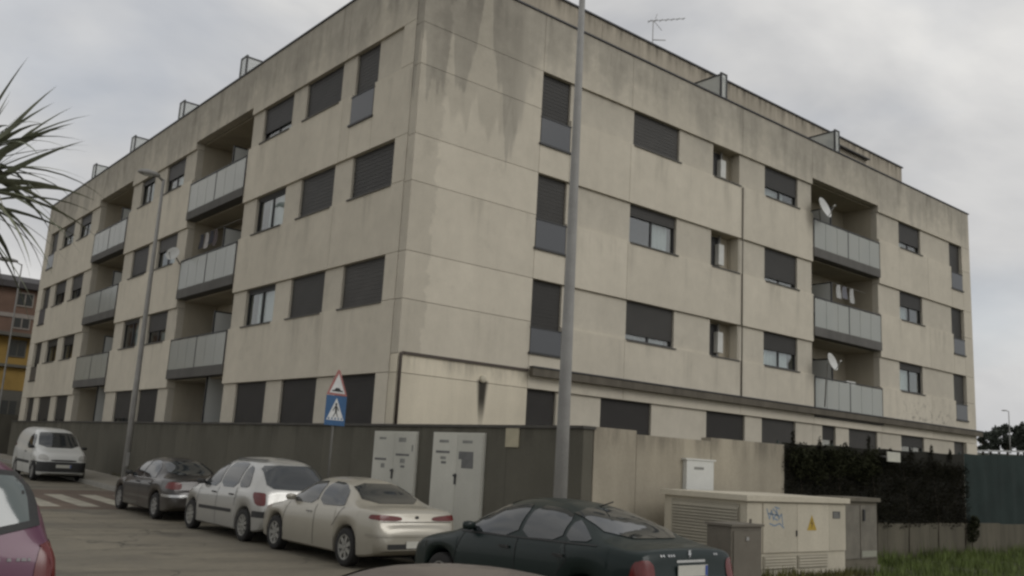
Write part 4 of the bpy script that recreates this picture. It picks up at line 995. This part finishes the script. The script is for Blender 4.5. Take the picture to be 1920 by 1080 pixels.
c.put('side_window', [([(-.03, 1.0), (.02, 1.5), (-.55, 1.53), (-.86, 1.5), (-.86, 1.02)], 'l')], CARGL, rnd=1)
c.put('quarter_window', [([(-.94, 1.03), (-.94, 1.49), (-1.2, 1.42), (-1.38, 1.2), (-1.4, 1.05)], 'l')], CARGL, rnd=1)
c.put('rear_window', [([(-.66, 1.06), (0, 1.03), (.66, 1.06), (.62, 1.4), (.5, 1.51), (-.5, 1.51), (-.62, 1.4)], 'b')], CARGL, both=False, rnd=1)
c.put('windscreen', [([(-.68, 1.05), (.68, 1.05), (.5, 1.54), (-.5, 1.54)], 'f')], CARGL, both=False, rnd=1)
c.put('tail_lamp', [([(-.83, .72), (-.72, .73), (-.71, .94), (-.76, .98), (-.83, .97)], 'b'), ([(-2.04, .72), (-1.92, .75), (-1.90, .96), (-2.0, .98)], 'l')], LAMPR)
c.put('head_lamp', [([(-.76, .60), (-.45, .62), (-.48, .74), (-.7, .74)], 'f')], LAMPW)
c.put('side_moulding', [([(.9, .50), (.9, .57), (-.8, .59), (-.8, .52)], 'l')], TRIM, rnd=0)
c.put('bumper_moulding', [([(-.84, .50), (.84, .50), (.84, .62), (-.84, .62)], 'b'), ([(-2.1, .5), (-1.75, .5), (-1.78, .62), (-2.1, .62)], 'l')], TRIM, rnd=0, both=False)
c.put('roof_rail', [([(.3, 1.565), (.3, 1.585), (-1.3, 1.585), (-1.3, 1.565)], 'l')], TRIM, rnd=0, off=.03)
c.put('tailgate_seam', [([(-.62, .66), (.62, .66), (.62, .672), (-.62, .672)], 'b')], SEAM, both=False, rnd=0)
c.seam([(1.0, .3), (1.05, .65), (.98, .98)]); c.seam([(.0, .25), (.0, 1.0)]); c.seam([(-.9, .66), (-.92, .85), (-.9, 1.02)])
c.mirror(.92, 1.04, TRIM); c.handles((.18, -.72), .88, TRIM); c.plate('b', .78)
c.place(-3.13, .33, 0); tag(c.root, 'silver people carrier with a big dark rear window and roof rails', 'car', 'cars parked along the kerb')
# dark green fastback ------------------------------------------------
Car.rim = HUBC; Car.spokes = 7
top = [(-2.25, .50), (-2.24, .64), (-2.20, .70), (-2.16, .74), (-2.14, .90), (-2.10, 1.00), (-2.02, 1.025), (-1.85, 1.03), (-1.55, 1.10), (-1.15, 1.26), (-.8, 1.36), (-.4, 1.415), (.0, 1.425), (.35, 1.39), (.65, 1.28), (1.1, 1.04), (1.3, .945), (1.7, .86), (2.0, .77), (2.14, .68), (2.22, .56), (2.25, .44)]
belt = [(-2.25, .47), (-2.16, .70), (-2.08, .93), (-1.6, .985), (-.5, .945), (.6, .895), (1.2, .84), (1.7, .78), (2.05, .67), (2.25, .40)]
GPL = [(a*2.25/2.22, b) for a, b in GP]
c = Car('fastback_car', 4.5, 1.755, top, belt, GPL, (-1.32, 1.35), .31, paint('bottle_green_paint', (.0045, .0135, .012), .0, .4, .04, .16), .33, 2.9); underbody(c)
c.put('side_window', [([(.86, .955), (.45, 1.27), (.15, 1.335), (-.12, 1.345), (-.14, .965)], 'l')], CARGL, rnd=1)
c.put('side_window', [([(-.22, .97), (-.2, 1.345), (-.6, 1.33), (-.88, 1.26), (-.93, .995)], 'l')], CARGL, rnd=1)
c.put('quarter_window', [([(-.99, 1.0), (-.95, 1.245), (-1.18, 1.15), (-1.42, 1.025)], 'l')], CARGL, rnd=1)
c.put('rear_window', [([(-.60, 1.075), (.60, 1.075), (.46, 1.35), (-.46, 1.35)], 'b')], CARGL, both=False, rnd=1)
c.put('windscreen', [([(-.66, 1.03), (.66, 1.03), (.5, 1.36), (-.5, 1.36)], 'f')], CARGL, both=False, rnd=1)
c.put('tail_lamp', [([(-.84, .60), (-.62, .62), (-.60, .84), (-.66, .91), (-.80, .90)], 'b'), ([(-2.16, .61), (-1.98, .64), (-2.02, .88), (-2.12, .90)], 'l')], LAMPR)
c.put('head_lamp', [([(-.76, .58), (-.42, .60), (-.45, .70), (-.72, .70)], 'f')], LAMPW)
c.put('belt_trim', [([(1.0, .925), (1.0, .942), (-1.5, 1.0), (-1.5, .985)], 'l')], TRIM, rnd=0)
c.put('bumper_strip', [([(-.84, .54), (.84, .54), (.84, .60), (-.84, .60)], 'b')], TRIM, both=False, rnd=0)
c.put('boot_handle', [([(-.24, .875), (.24, .875), (.24, .90), (-.24, .90)], 'b')], CHROME, both=False, rnd=0)
for poly in ([(.0, .995), (.045, .995), (.015, .965), (.03, .965), (-.03, .915), (-.01, .945), (-.035, .945)],): c.put('badge', [([(a, b) for a, b in poly], 'b')], CHROME, both=False, rnd=0, off=.012)
for a in (-.48, -.44, -.36, -.32, -.28): c.put('lettering', [([(a, .935), (a+.025, .935), (a+.02, .957), (a-.005, .957)], 'b')], CHROME, both=False, rnd=0, off=.008)
for a in (.42, .46): c.put('lettering', [([(a, .94), (a+.03, .94), (a+.03, .96), (a, .96)], 'b')], CHROME, both=False, rnd=0, off=.008)
c.seam([(1.0, .28), (1.02, .6), (.9, .94)]); c.seam([(-.18, .25), (-.18, .96)]); c.seam([(-.9, .62), (-1.08, .8), (-1.0, 1.0)])
c.mirror(.76, 1.0, c.paint); c.handles((.02, -.95), .84, TRIM); c.plate('b', .79, .5, .12, off=.02)
MB().tube([(0, -.72, 1.37), (0, -.95, 1.44)], .008, 5).build('aerial', TRIM, c.root)
c.place(-3.73, -9.95, 0); tag(c.root, 'dark green fastback car in the foreground with chrome badge on its boot', 'car', 'cars parked along the kerb')
# purple hatchback ---------------------------------------------------
top = [(-2.05, .56), (-2.04, .68), (-2.02, .74), (-2.0, .86), (-1.96, 1.02), (-1.92, 1.12), (-1.82, 1.36), (-1.72, 1.56), (-1.58, 1.64), (-1.2, 1.68), (-.5, 1.69), (.1, 1.66), (.5, 1.55), (1.0, 1.25), (1.25, 1.08), (1.6, .97), (1.85, .86), (2.0, .70), (2.05, .5)]
belt = [(-2.05, .52), (-2.0, .82), (-1.92, 1.04), (-1.4, 1.06), (0, 1.0), (1.0, .96), (1.5, .9), (1.85, .76), (2.05, .46)]
PP = [(-2.05, .78), (-2.02, .88), (-1.95, .945), (-1.7, .985), (-1.2, 1), (.8, 1), (1.3, .98), (1.7, .92), (1.95, .8), (2.05, .55)]
c = Car('hatchback_car', 4.1, 1.72, top, belt, PP, (-1.25, 1.3), .30, paint('plum_paint', (.085, .014, .045), .1, .35, .15, .3), .27, 3.6); underbody(c)
c.put('rear_window', [([(-.70, 1.14), (.70, 1.14), (.66, 1.45), (.56, 1.56), (-.56, 1.56), (-.66, 1.45)], 'b')], TRIM, both=False, rnd=1)
c.put('rear_glass', [([(-.63, 1.18), (.63, 1.18), (.60, 1.43), (.5, 1.53), (-.5, 1.53), (-.60, 1.43)], 'b')], glassy('car_glass_pale', (.10, .12, .115), 1, .08, .9), both=False, rnd=1, off=.009)
c.put('side_window', [([(1.0, 1.02), (.5, 1.45), (.0, 1.54), (-.05, 1.04)], 'l')], CARGL, rnd=1); c.put('side_window', [([(-.12, 1.05), (-.08, 1.54), (-.8, 1.54), (-.85, 1.07)], 'l')], CARGL, rnd=1); c.put('quarter_window', [([(-.93, 1.08), (-.9, 1.52), (-1.3, 1.45), (-1.42, 1.12)], 'l')], CARGL, rnd=1)
c.put('windscreen', [([(-.66, 1.1), (.66, 1.1), (.5, 1.58), (-.5, 1.58)], 'f')], CARGL, both=False, rnd=1)
c.put('tail_lamp', [([(-.83, .70), (-.68, .70), (-.66, .9), (-.70, 1.1), (-.82, 1.1)], 'b'), ([(-2.0, .7), (-1.86, .72), (-1.84, 1.08), (-1.94, 1.1)], 'l')], LAMPR)
c.put('tail_lamp_lens', [([(-.81, .73), (-.70, .73), (-.69, .85), (-.81, .87)], 'b')], plain('tail_lamp_bright', (.38, .02, .016), .25, 0, .1, 6, 0, .6), off=.016)
c.put('head_lamp', [([(-.74, .66), (-.42, .68), (-.45, .8), (-.70, .8)], 'f')], LAMPW)
c.put('bumper_strip', [([(-.84, .5), (.84, .5), (.84, .58), (-.84, .58)], 'b')], TRIM, both=False, rnd=0)
for a, w in ((.32, .025), (.355, .018), (.385, .028), (.42, .024), (.452, .01), (.50, .028), (.555, .024), (.585, .032), (.622, .02)): c.put('lettering', [([(a, .985), (a+w, .985), (a+w*.8, 1.005), (a+.004, 1.005)], 'b')], plain('worn_chrome', (.2, .19, .19), .5, .3), both=False, rnd=0, off=.006)
c.seam([(.95, .3), (1.0, .7), (.95, 1.0)]); c.seam([(-.08, .25), (-.08, 1.04)]); c.mirror(.9, 1.08, TRIM); c.handles((.1,), .92, c.paint); c.plate('b', .82)
c.place(-10.98, -10.0, .05); tag(c.root, 'plum purple hatchback seen from behind at the left edge', 'car')
# white van ----------------------------------------------------------
top = [(-2.05, .6), (-2.04, 1.0), (-2.0, 1.5), (-1.92, 1.78), (-1.7, 1.83), (-.6, 1.83), (.2, 1.80), (.55, 1.70), (.95, 1.36), (1.18, 1.16), (1.35, 1.09), (1.7, .99), (1.88, .88), (1.98, .72), (2.03, .56), (2.05, .42)]
belt = [(-2.05, .56), (-2.0, 1.1), (-1.5, 1.12), (0, 1.06), (.9, 1.04), (1.4, .98), (1.75, .86), (1.95, .66), (2.05, .4)]
c = Car('delivery_van', 4.1, 1.76, top, belt, PP, (-1.3, 1.33), .31, paint('white_van_paint', (.60, .60, .57), .0, .35, .12), .2, 4.0); underbody(c)
c.put('windscreen', [([(-.70, 1.15), (.70, 1.15), (.60, 1.62), (.52, 1.68), (-.52, 1.68), (-.60, 1.62)], 'f')], CARGL, both=False, rnd=1)
c.put('side_window', [([(1.0, 1.08), (.58, 1.56), (.1, 1.62), (.05, 1.09)], 'l')], CARGL, rnd=1)
c.put('head_lamp', [([(-.80, .74), (-.48, .72), (-.5, .86), (-.62, .93), (-.76, .92)], 'f')], LAMPW)
c.put('front_bumper', [([(-.86, .34), (.86, .34), (.86, .68), (-.86, .68)], 'f'), ([(1.7, .36), (2.0, .36), (2.0, .66), (1.7, .66)], 'l'), ([(1.7, .36), (2.0, .36), (2.0, .66), (1.7, .66)], 'r')], TRIM, both=False, rnd=0)
c.put('grille', [([(-.42, .70), (.42, .70), (.42, .76), (-.42, .76)], 'f')], TRIM, both=False, rnd=1)
c.put('tail_lamp', [([(-.84, .8), (-.74, .8), (-.74, 1.2), (-.82, 1.2)], 'b')], LAMPR)
c.put('side_moulding', [([(.9, .56), (.9, .66), (-.9, .66), (-.9, .56)], 'l')], TRIM, rnd=0)
c.seam([(1.05, .3), (1.08, .7), (1.0, 1.06)]); c.seam([(.0, .25), (.0, 1.6)]); c.mirror(.98, 1.14, TRIM); c.handles((.12,), .96, TRIM); c.plate('f', .54)
c.place(-2.95, 18.6, gz(18.6), math.pi, R(-1.0)); tag(c.root, 'white delivery van with black bumper facing us near the crossing', 'van')
# pale car whose roof just shows at the bottom -----------------------
c = saloon('saloon_car', 4.43, 1.745, 1.42, paint('pale_silver_paint', (.15, .125, .11), .1, .4, .25, .2)); underbody(c)
c.put('side_window', [([(.82, .93), (.42, 1.30), (-.12, 1.335), (-.16, .935)], 'l')], CARGL, rnd=1); c.put('side_window', [([(-.24, .935), (-.2, 1.335), (-.62, 1.32), (-.95, 1.18), (-1.12, 1.0), (-1.08, .955)], 'l')], CARGL, rnd=1)
c.put('rear_window', [([(-.58, 1.03), (.58, 1.03), (.46, 1.33), (-.46, 1.33)], 'b')], CARGL, both=False, rnd=1); c.put('windscreen', [([(-.66, 1.02), (.66, 1.02), (.5, 1.36), (-.5, 1.36)], 'f')], CARGL, both=False, rnd=1)
c.put('tail_lamp', [([(-.80, .80), (-.30, .795), (-.30, .865), (-.80, .90)], 'b')], LAMPR); c.put('head_lamp', [([(-.76, .60), (-.45, .60), (-.45, .70), (-.72, .70)], 'f')], LAMPW)
c.mirror(.74, .98, c.paint); c.handles((.0,), .80, CHROME); c.plate('b', .43)
c.place(-9.25, -15.2, -.065); tag(c.root, 'greyish car of which only the roof shows at the bottom edge', 'car')

# ------------------------------------------------------------------ sword-leaved palm at the left edge
random.seed(21)
pc = Vector((-11.37, -14.17, 2.93)); pt = empty('cabbage_palm', (pc.x-.0, pc.y, 0))
MB().tube([(pc.x, pc.y, 0), (pc.x+.03, pc.y, 1.4), (pc.x, pc.y, pc.z)], [.09, .07, .06], 10).build('trunk', BARK, pt, True)
PL = [leafmat('palm_leaf_a', (.12, .13, .085), .35), leafmat('palm_leaf_b', (.19, .20, .135), .35), leafmat('palm_leaf_dead', (.20, .19, .13), .3)]
def sword(base, d, Ln, droop, w, mat):
    m = MB(); p = Vector(base); d = Vector(d).normalized(); n = 9; side = d.cross(Vector((0, 0, 1)))
    side = side.normalized() if side.length > .05 else Vector((1, 0, 0))
    rt = Matrix.Rotation(random.uniform(-.9, .9), 3, d); side = rt @ side
    for k in range(n+1):
        t = k/n; ww = w*(.55+.9*t if t < .4 else (1-t)/.6*.91+.0); up = side.cross(d).normalized()*ww*.35
        m.v += [tuple(p-side*ww+up), tuple(p), tuple(p+side*ww+up)]
        p = p+d*(Ln/n); d = (d+Vector((0, 0, -droop*(.4+t)/n))).normalized()
    for k in range(n):
        i = k*3; m.f += [(i, i+1, i+4, i+3), (i+1, i+2, i+5, i+4)]
    m.build('leaf', mat, pt, True, fix=False)
for k in range(150):
    az = random.random()*6.283; el = math.asin(random.uniform(-.75, .98)); ln = random.uniform(.46, .70)
    d = (math.cos(az)*math.cos(el), math.sin(az)*math.cos(el), math.sin(el))
    sword(pc+Vector((random.uniform(-.03, .03), random.uniform(-.03, .03), random.uniform(-.12, .1))), d, ln, (.55 if el > .7 else 1.1 if el > -.1 else 1.5)*random.uniform(.6, 1.4), random.uniform(.010, .019), PL[2] if el < -.2 and random.random() < .45 else PL[random.random() < .4])
tag(pt, 'palm with narrow sword shaped leaves at the left edge against the sky', 'palm')

# ------------------------------------------------------------------ far building behind the left end
fb = empty('brick_yellow_building', (4, 62, 0))
FBR = plain('far_brick', (.135, .085, .062), .9, 0, .2, 1.0, .2); FYE = plain('far_yellow_render', (.27, .175, .05), .9, 0, .2, 1.0, .2); FGR = plain('far_grey_base', (.10, .095, .08), .9); FWH = plain('far_white_band', (.24, .215, .19), .9)
yb = 55.0; xa, xb = -18, 6
MB().box(xa, xb, yb, yb+12, 9.0, 12.3).build('upper_wall', FBR, fb); MB().box(xa, xb, yb+.02, yb+12, 4.9, 8.996).build('middle_wall', FYE, fb); MB().box(xa, xb, yb+.04, yb+12, 0, 4.896).build('ground_wall', FGR, fb)
MB().prism([(yb-.5, 12.3), (yb+12.5, 12.3), (yb+12.5, 12.5), (yb+6, 14.1), (yb-.5, 12.75)], 'x', xa-.3, xb+.3).build('roof', plain('far_roof', (.06, .055, .055), .9), fb)
MB().box(xa, xb, yb-.08, yb-.002, 10.15, 10.45).build('string_band', FWH, fb); MB().box(xa, xb, yb-.35, yb-.002, 6.55, 6.75).build('canopy', FGR, fb); MB().box(xa, xb, yb-.9, yb-.002, 8.75, 9.0).build('balcony_slab', FGR, fb)
for x in (-14.6, -11.2, -7.8, -4.2, -.6, 2.0):
    for z in (11.0, 9.35, 7.3, 3.0):
        wv = MB().box(x, x+1.15, yb-.06, yb+.1, z, z+1.05 if z > 9 else z+1.25).build('window', FGR if z < 9 else FWH, fb); h = 1.05 if z > 9 else 1.25
        for a in (.08, .62): MB().box(x+a, x+a+.45, yb-.075, yb-.062, z+.1, z+h-.1).build('pane', CARGL, wv)
tag(fb, 'distant building with brown brick top floor and yellow floor below at the left edge', 'building')
gw = MB().box(-26, 8, 45.0, 45.3, -.2, 3.0).build('garden_wall', wall_mat('far_garden_wall', (.09, .085, .07), .3)); tag(gw, 'dark garden wall below the distant yellow building', 'wall')

# ------------------------------------------------------------------ far right: embankment, trees, lamp, barrier
em = MB(); EN = 40
for i in range(EN+1):
    t = i/EN; a = Vector((150+60*t, 140-200*t)); zt = 8.0+.8*t+.25*math.sin(i*.9)
    for j, (o, z) in enumerate(((-45, -.2), (-20, 3.8), (-3, zt), (40, zt+.8), (140, -.3))):
        n = Vector((.958, .287)); em.v.append((a.x+n.x*o, a.y+n.y*o, z))
for i in range(EN):
    for j in range(4): q = i*5+j; em.f.append((q, q+1, q+6, q+5))
tag(em.build('hill', plain('hill_scrub', (.05, .055, .03), .95, 0, .4, .08, .3, objspace=False), smooth=True), kind='structure')
def far_tree(x, y, z, h, wd, label, conic=False):
    r = empty('far_tree', (x, y, z)); MB().tube([(x, y, z-.5), (x+.1, y, z+h*.45), (x, y, z+h*.8)], [.25, .16, .05], 7).build('trunk', BARK, r, True)
    for a in (0, 2.1, 4.2): MB().tube([(x, y, z+h*.3), (x+wd*.4*math.cos(a), y+wd*.4*math.sin(a), z+h*.62)], [.1, .03], 5).build('limb', BARK, r, True)
    bl = []
    for k in range(12):
        t = random.random(); rr = wd*(1-t*.85) if conic else wd*math.sin(math.pi*(.2+.75*t)); a = random.random()*6.28
        bl.append(((x+rr*.6*math.cos(a), y+rr*.6*math.sin(a), z+h*(.22+.72*t)), (wd*.42, wd*.42, h*.13)))
    leaves(1500, bl, .28).build('crown', TREEL, r, fix=False); tag(r, label, 'tree', 'trees on the far embankment')
FN = Vector((.958, .287))
def far_pt(px_t, d=190):  # along the view fan at the right edge: 0 at the block edge, 1 at the frame edge
    a = Vector((162.98+11.938, 55.49+18.704)).lerp(Vector((165.54+11.938, 49.14+18.704)), px_t).normalized(); return Vector((-11.938+a.x*d, -18.704+a.y*d))
for t, h, w_, lb, cn in ((.04, 3.3, 1.3, 'low far tree nearest the block edge on the embankment', False), (.22, 4.6, 1.9, 'rounded far tree left of the far lamp on the embankment', False), (.42, 5.4, 2.1, 'broad far tree just left of the far lamp', False), (.62, 5.6, 1.9, 'tall rounded far tree behind the far lamp', False), (.86, 5.4, 1.3, 'pointed far tree right of the far lamp', True), (1.0, 6.0, 1.4, 'taller pointed far tree at the right frame edge', True), (1.2, 5.0, 2.2, 'far tree beyond the right frame edge', False)):
    p = far_pt(t, 196); far_tree(p.x, p.y, 8.2, h, w_, lb, cn)
p = far_pt(.69, 186); lamp(p.x, p.y, 8.2, 7.4, .11, .07, (-.9, 1.0, 0), 'small far street lamp among the trees at the right edge', door=False)
br = empty('road_barrier', (165, 52, 8.2)); pa = far_pt(-.3, 183); pb = far_pt(1.6, 183)
d = (pb-pa).normalized(); n = Vector((-d.y, d.x))*.06
for k in range(9):
    q = pa.lerp(pb, k/8); MB().tube([(q.x, q.y, 7.6), (q.x, q.y, 8.3)], .07, 6).build('post', GALV, br)
m = MB(); i = 0
for z in (8.15, 8.42): m.v += [(pa.x-n.x, pa.y-n.y, z), (pb.x-n.x, pb.y-n.y, z+.3), (pb.x+n.x, pb.y+n.y, z+.3), (pa.x+n.x, pa.y+n.y, z)]
m.f = [(0, 1, 2, 3), (4, 5, 6, 7), (0, 1, 5, 4), (1, 2, 6, 5), (2, 3, 7, 6), (3, 0, 4, 7)]
m.build('rail', plain('barrier_white', (.6, .6, .58), .6), br); tag(br, 'pale road barrier on the far embankment', 'barrier')
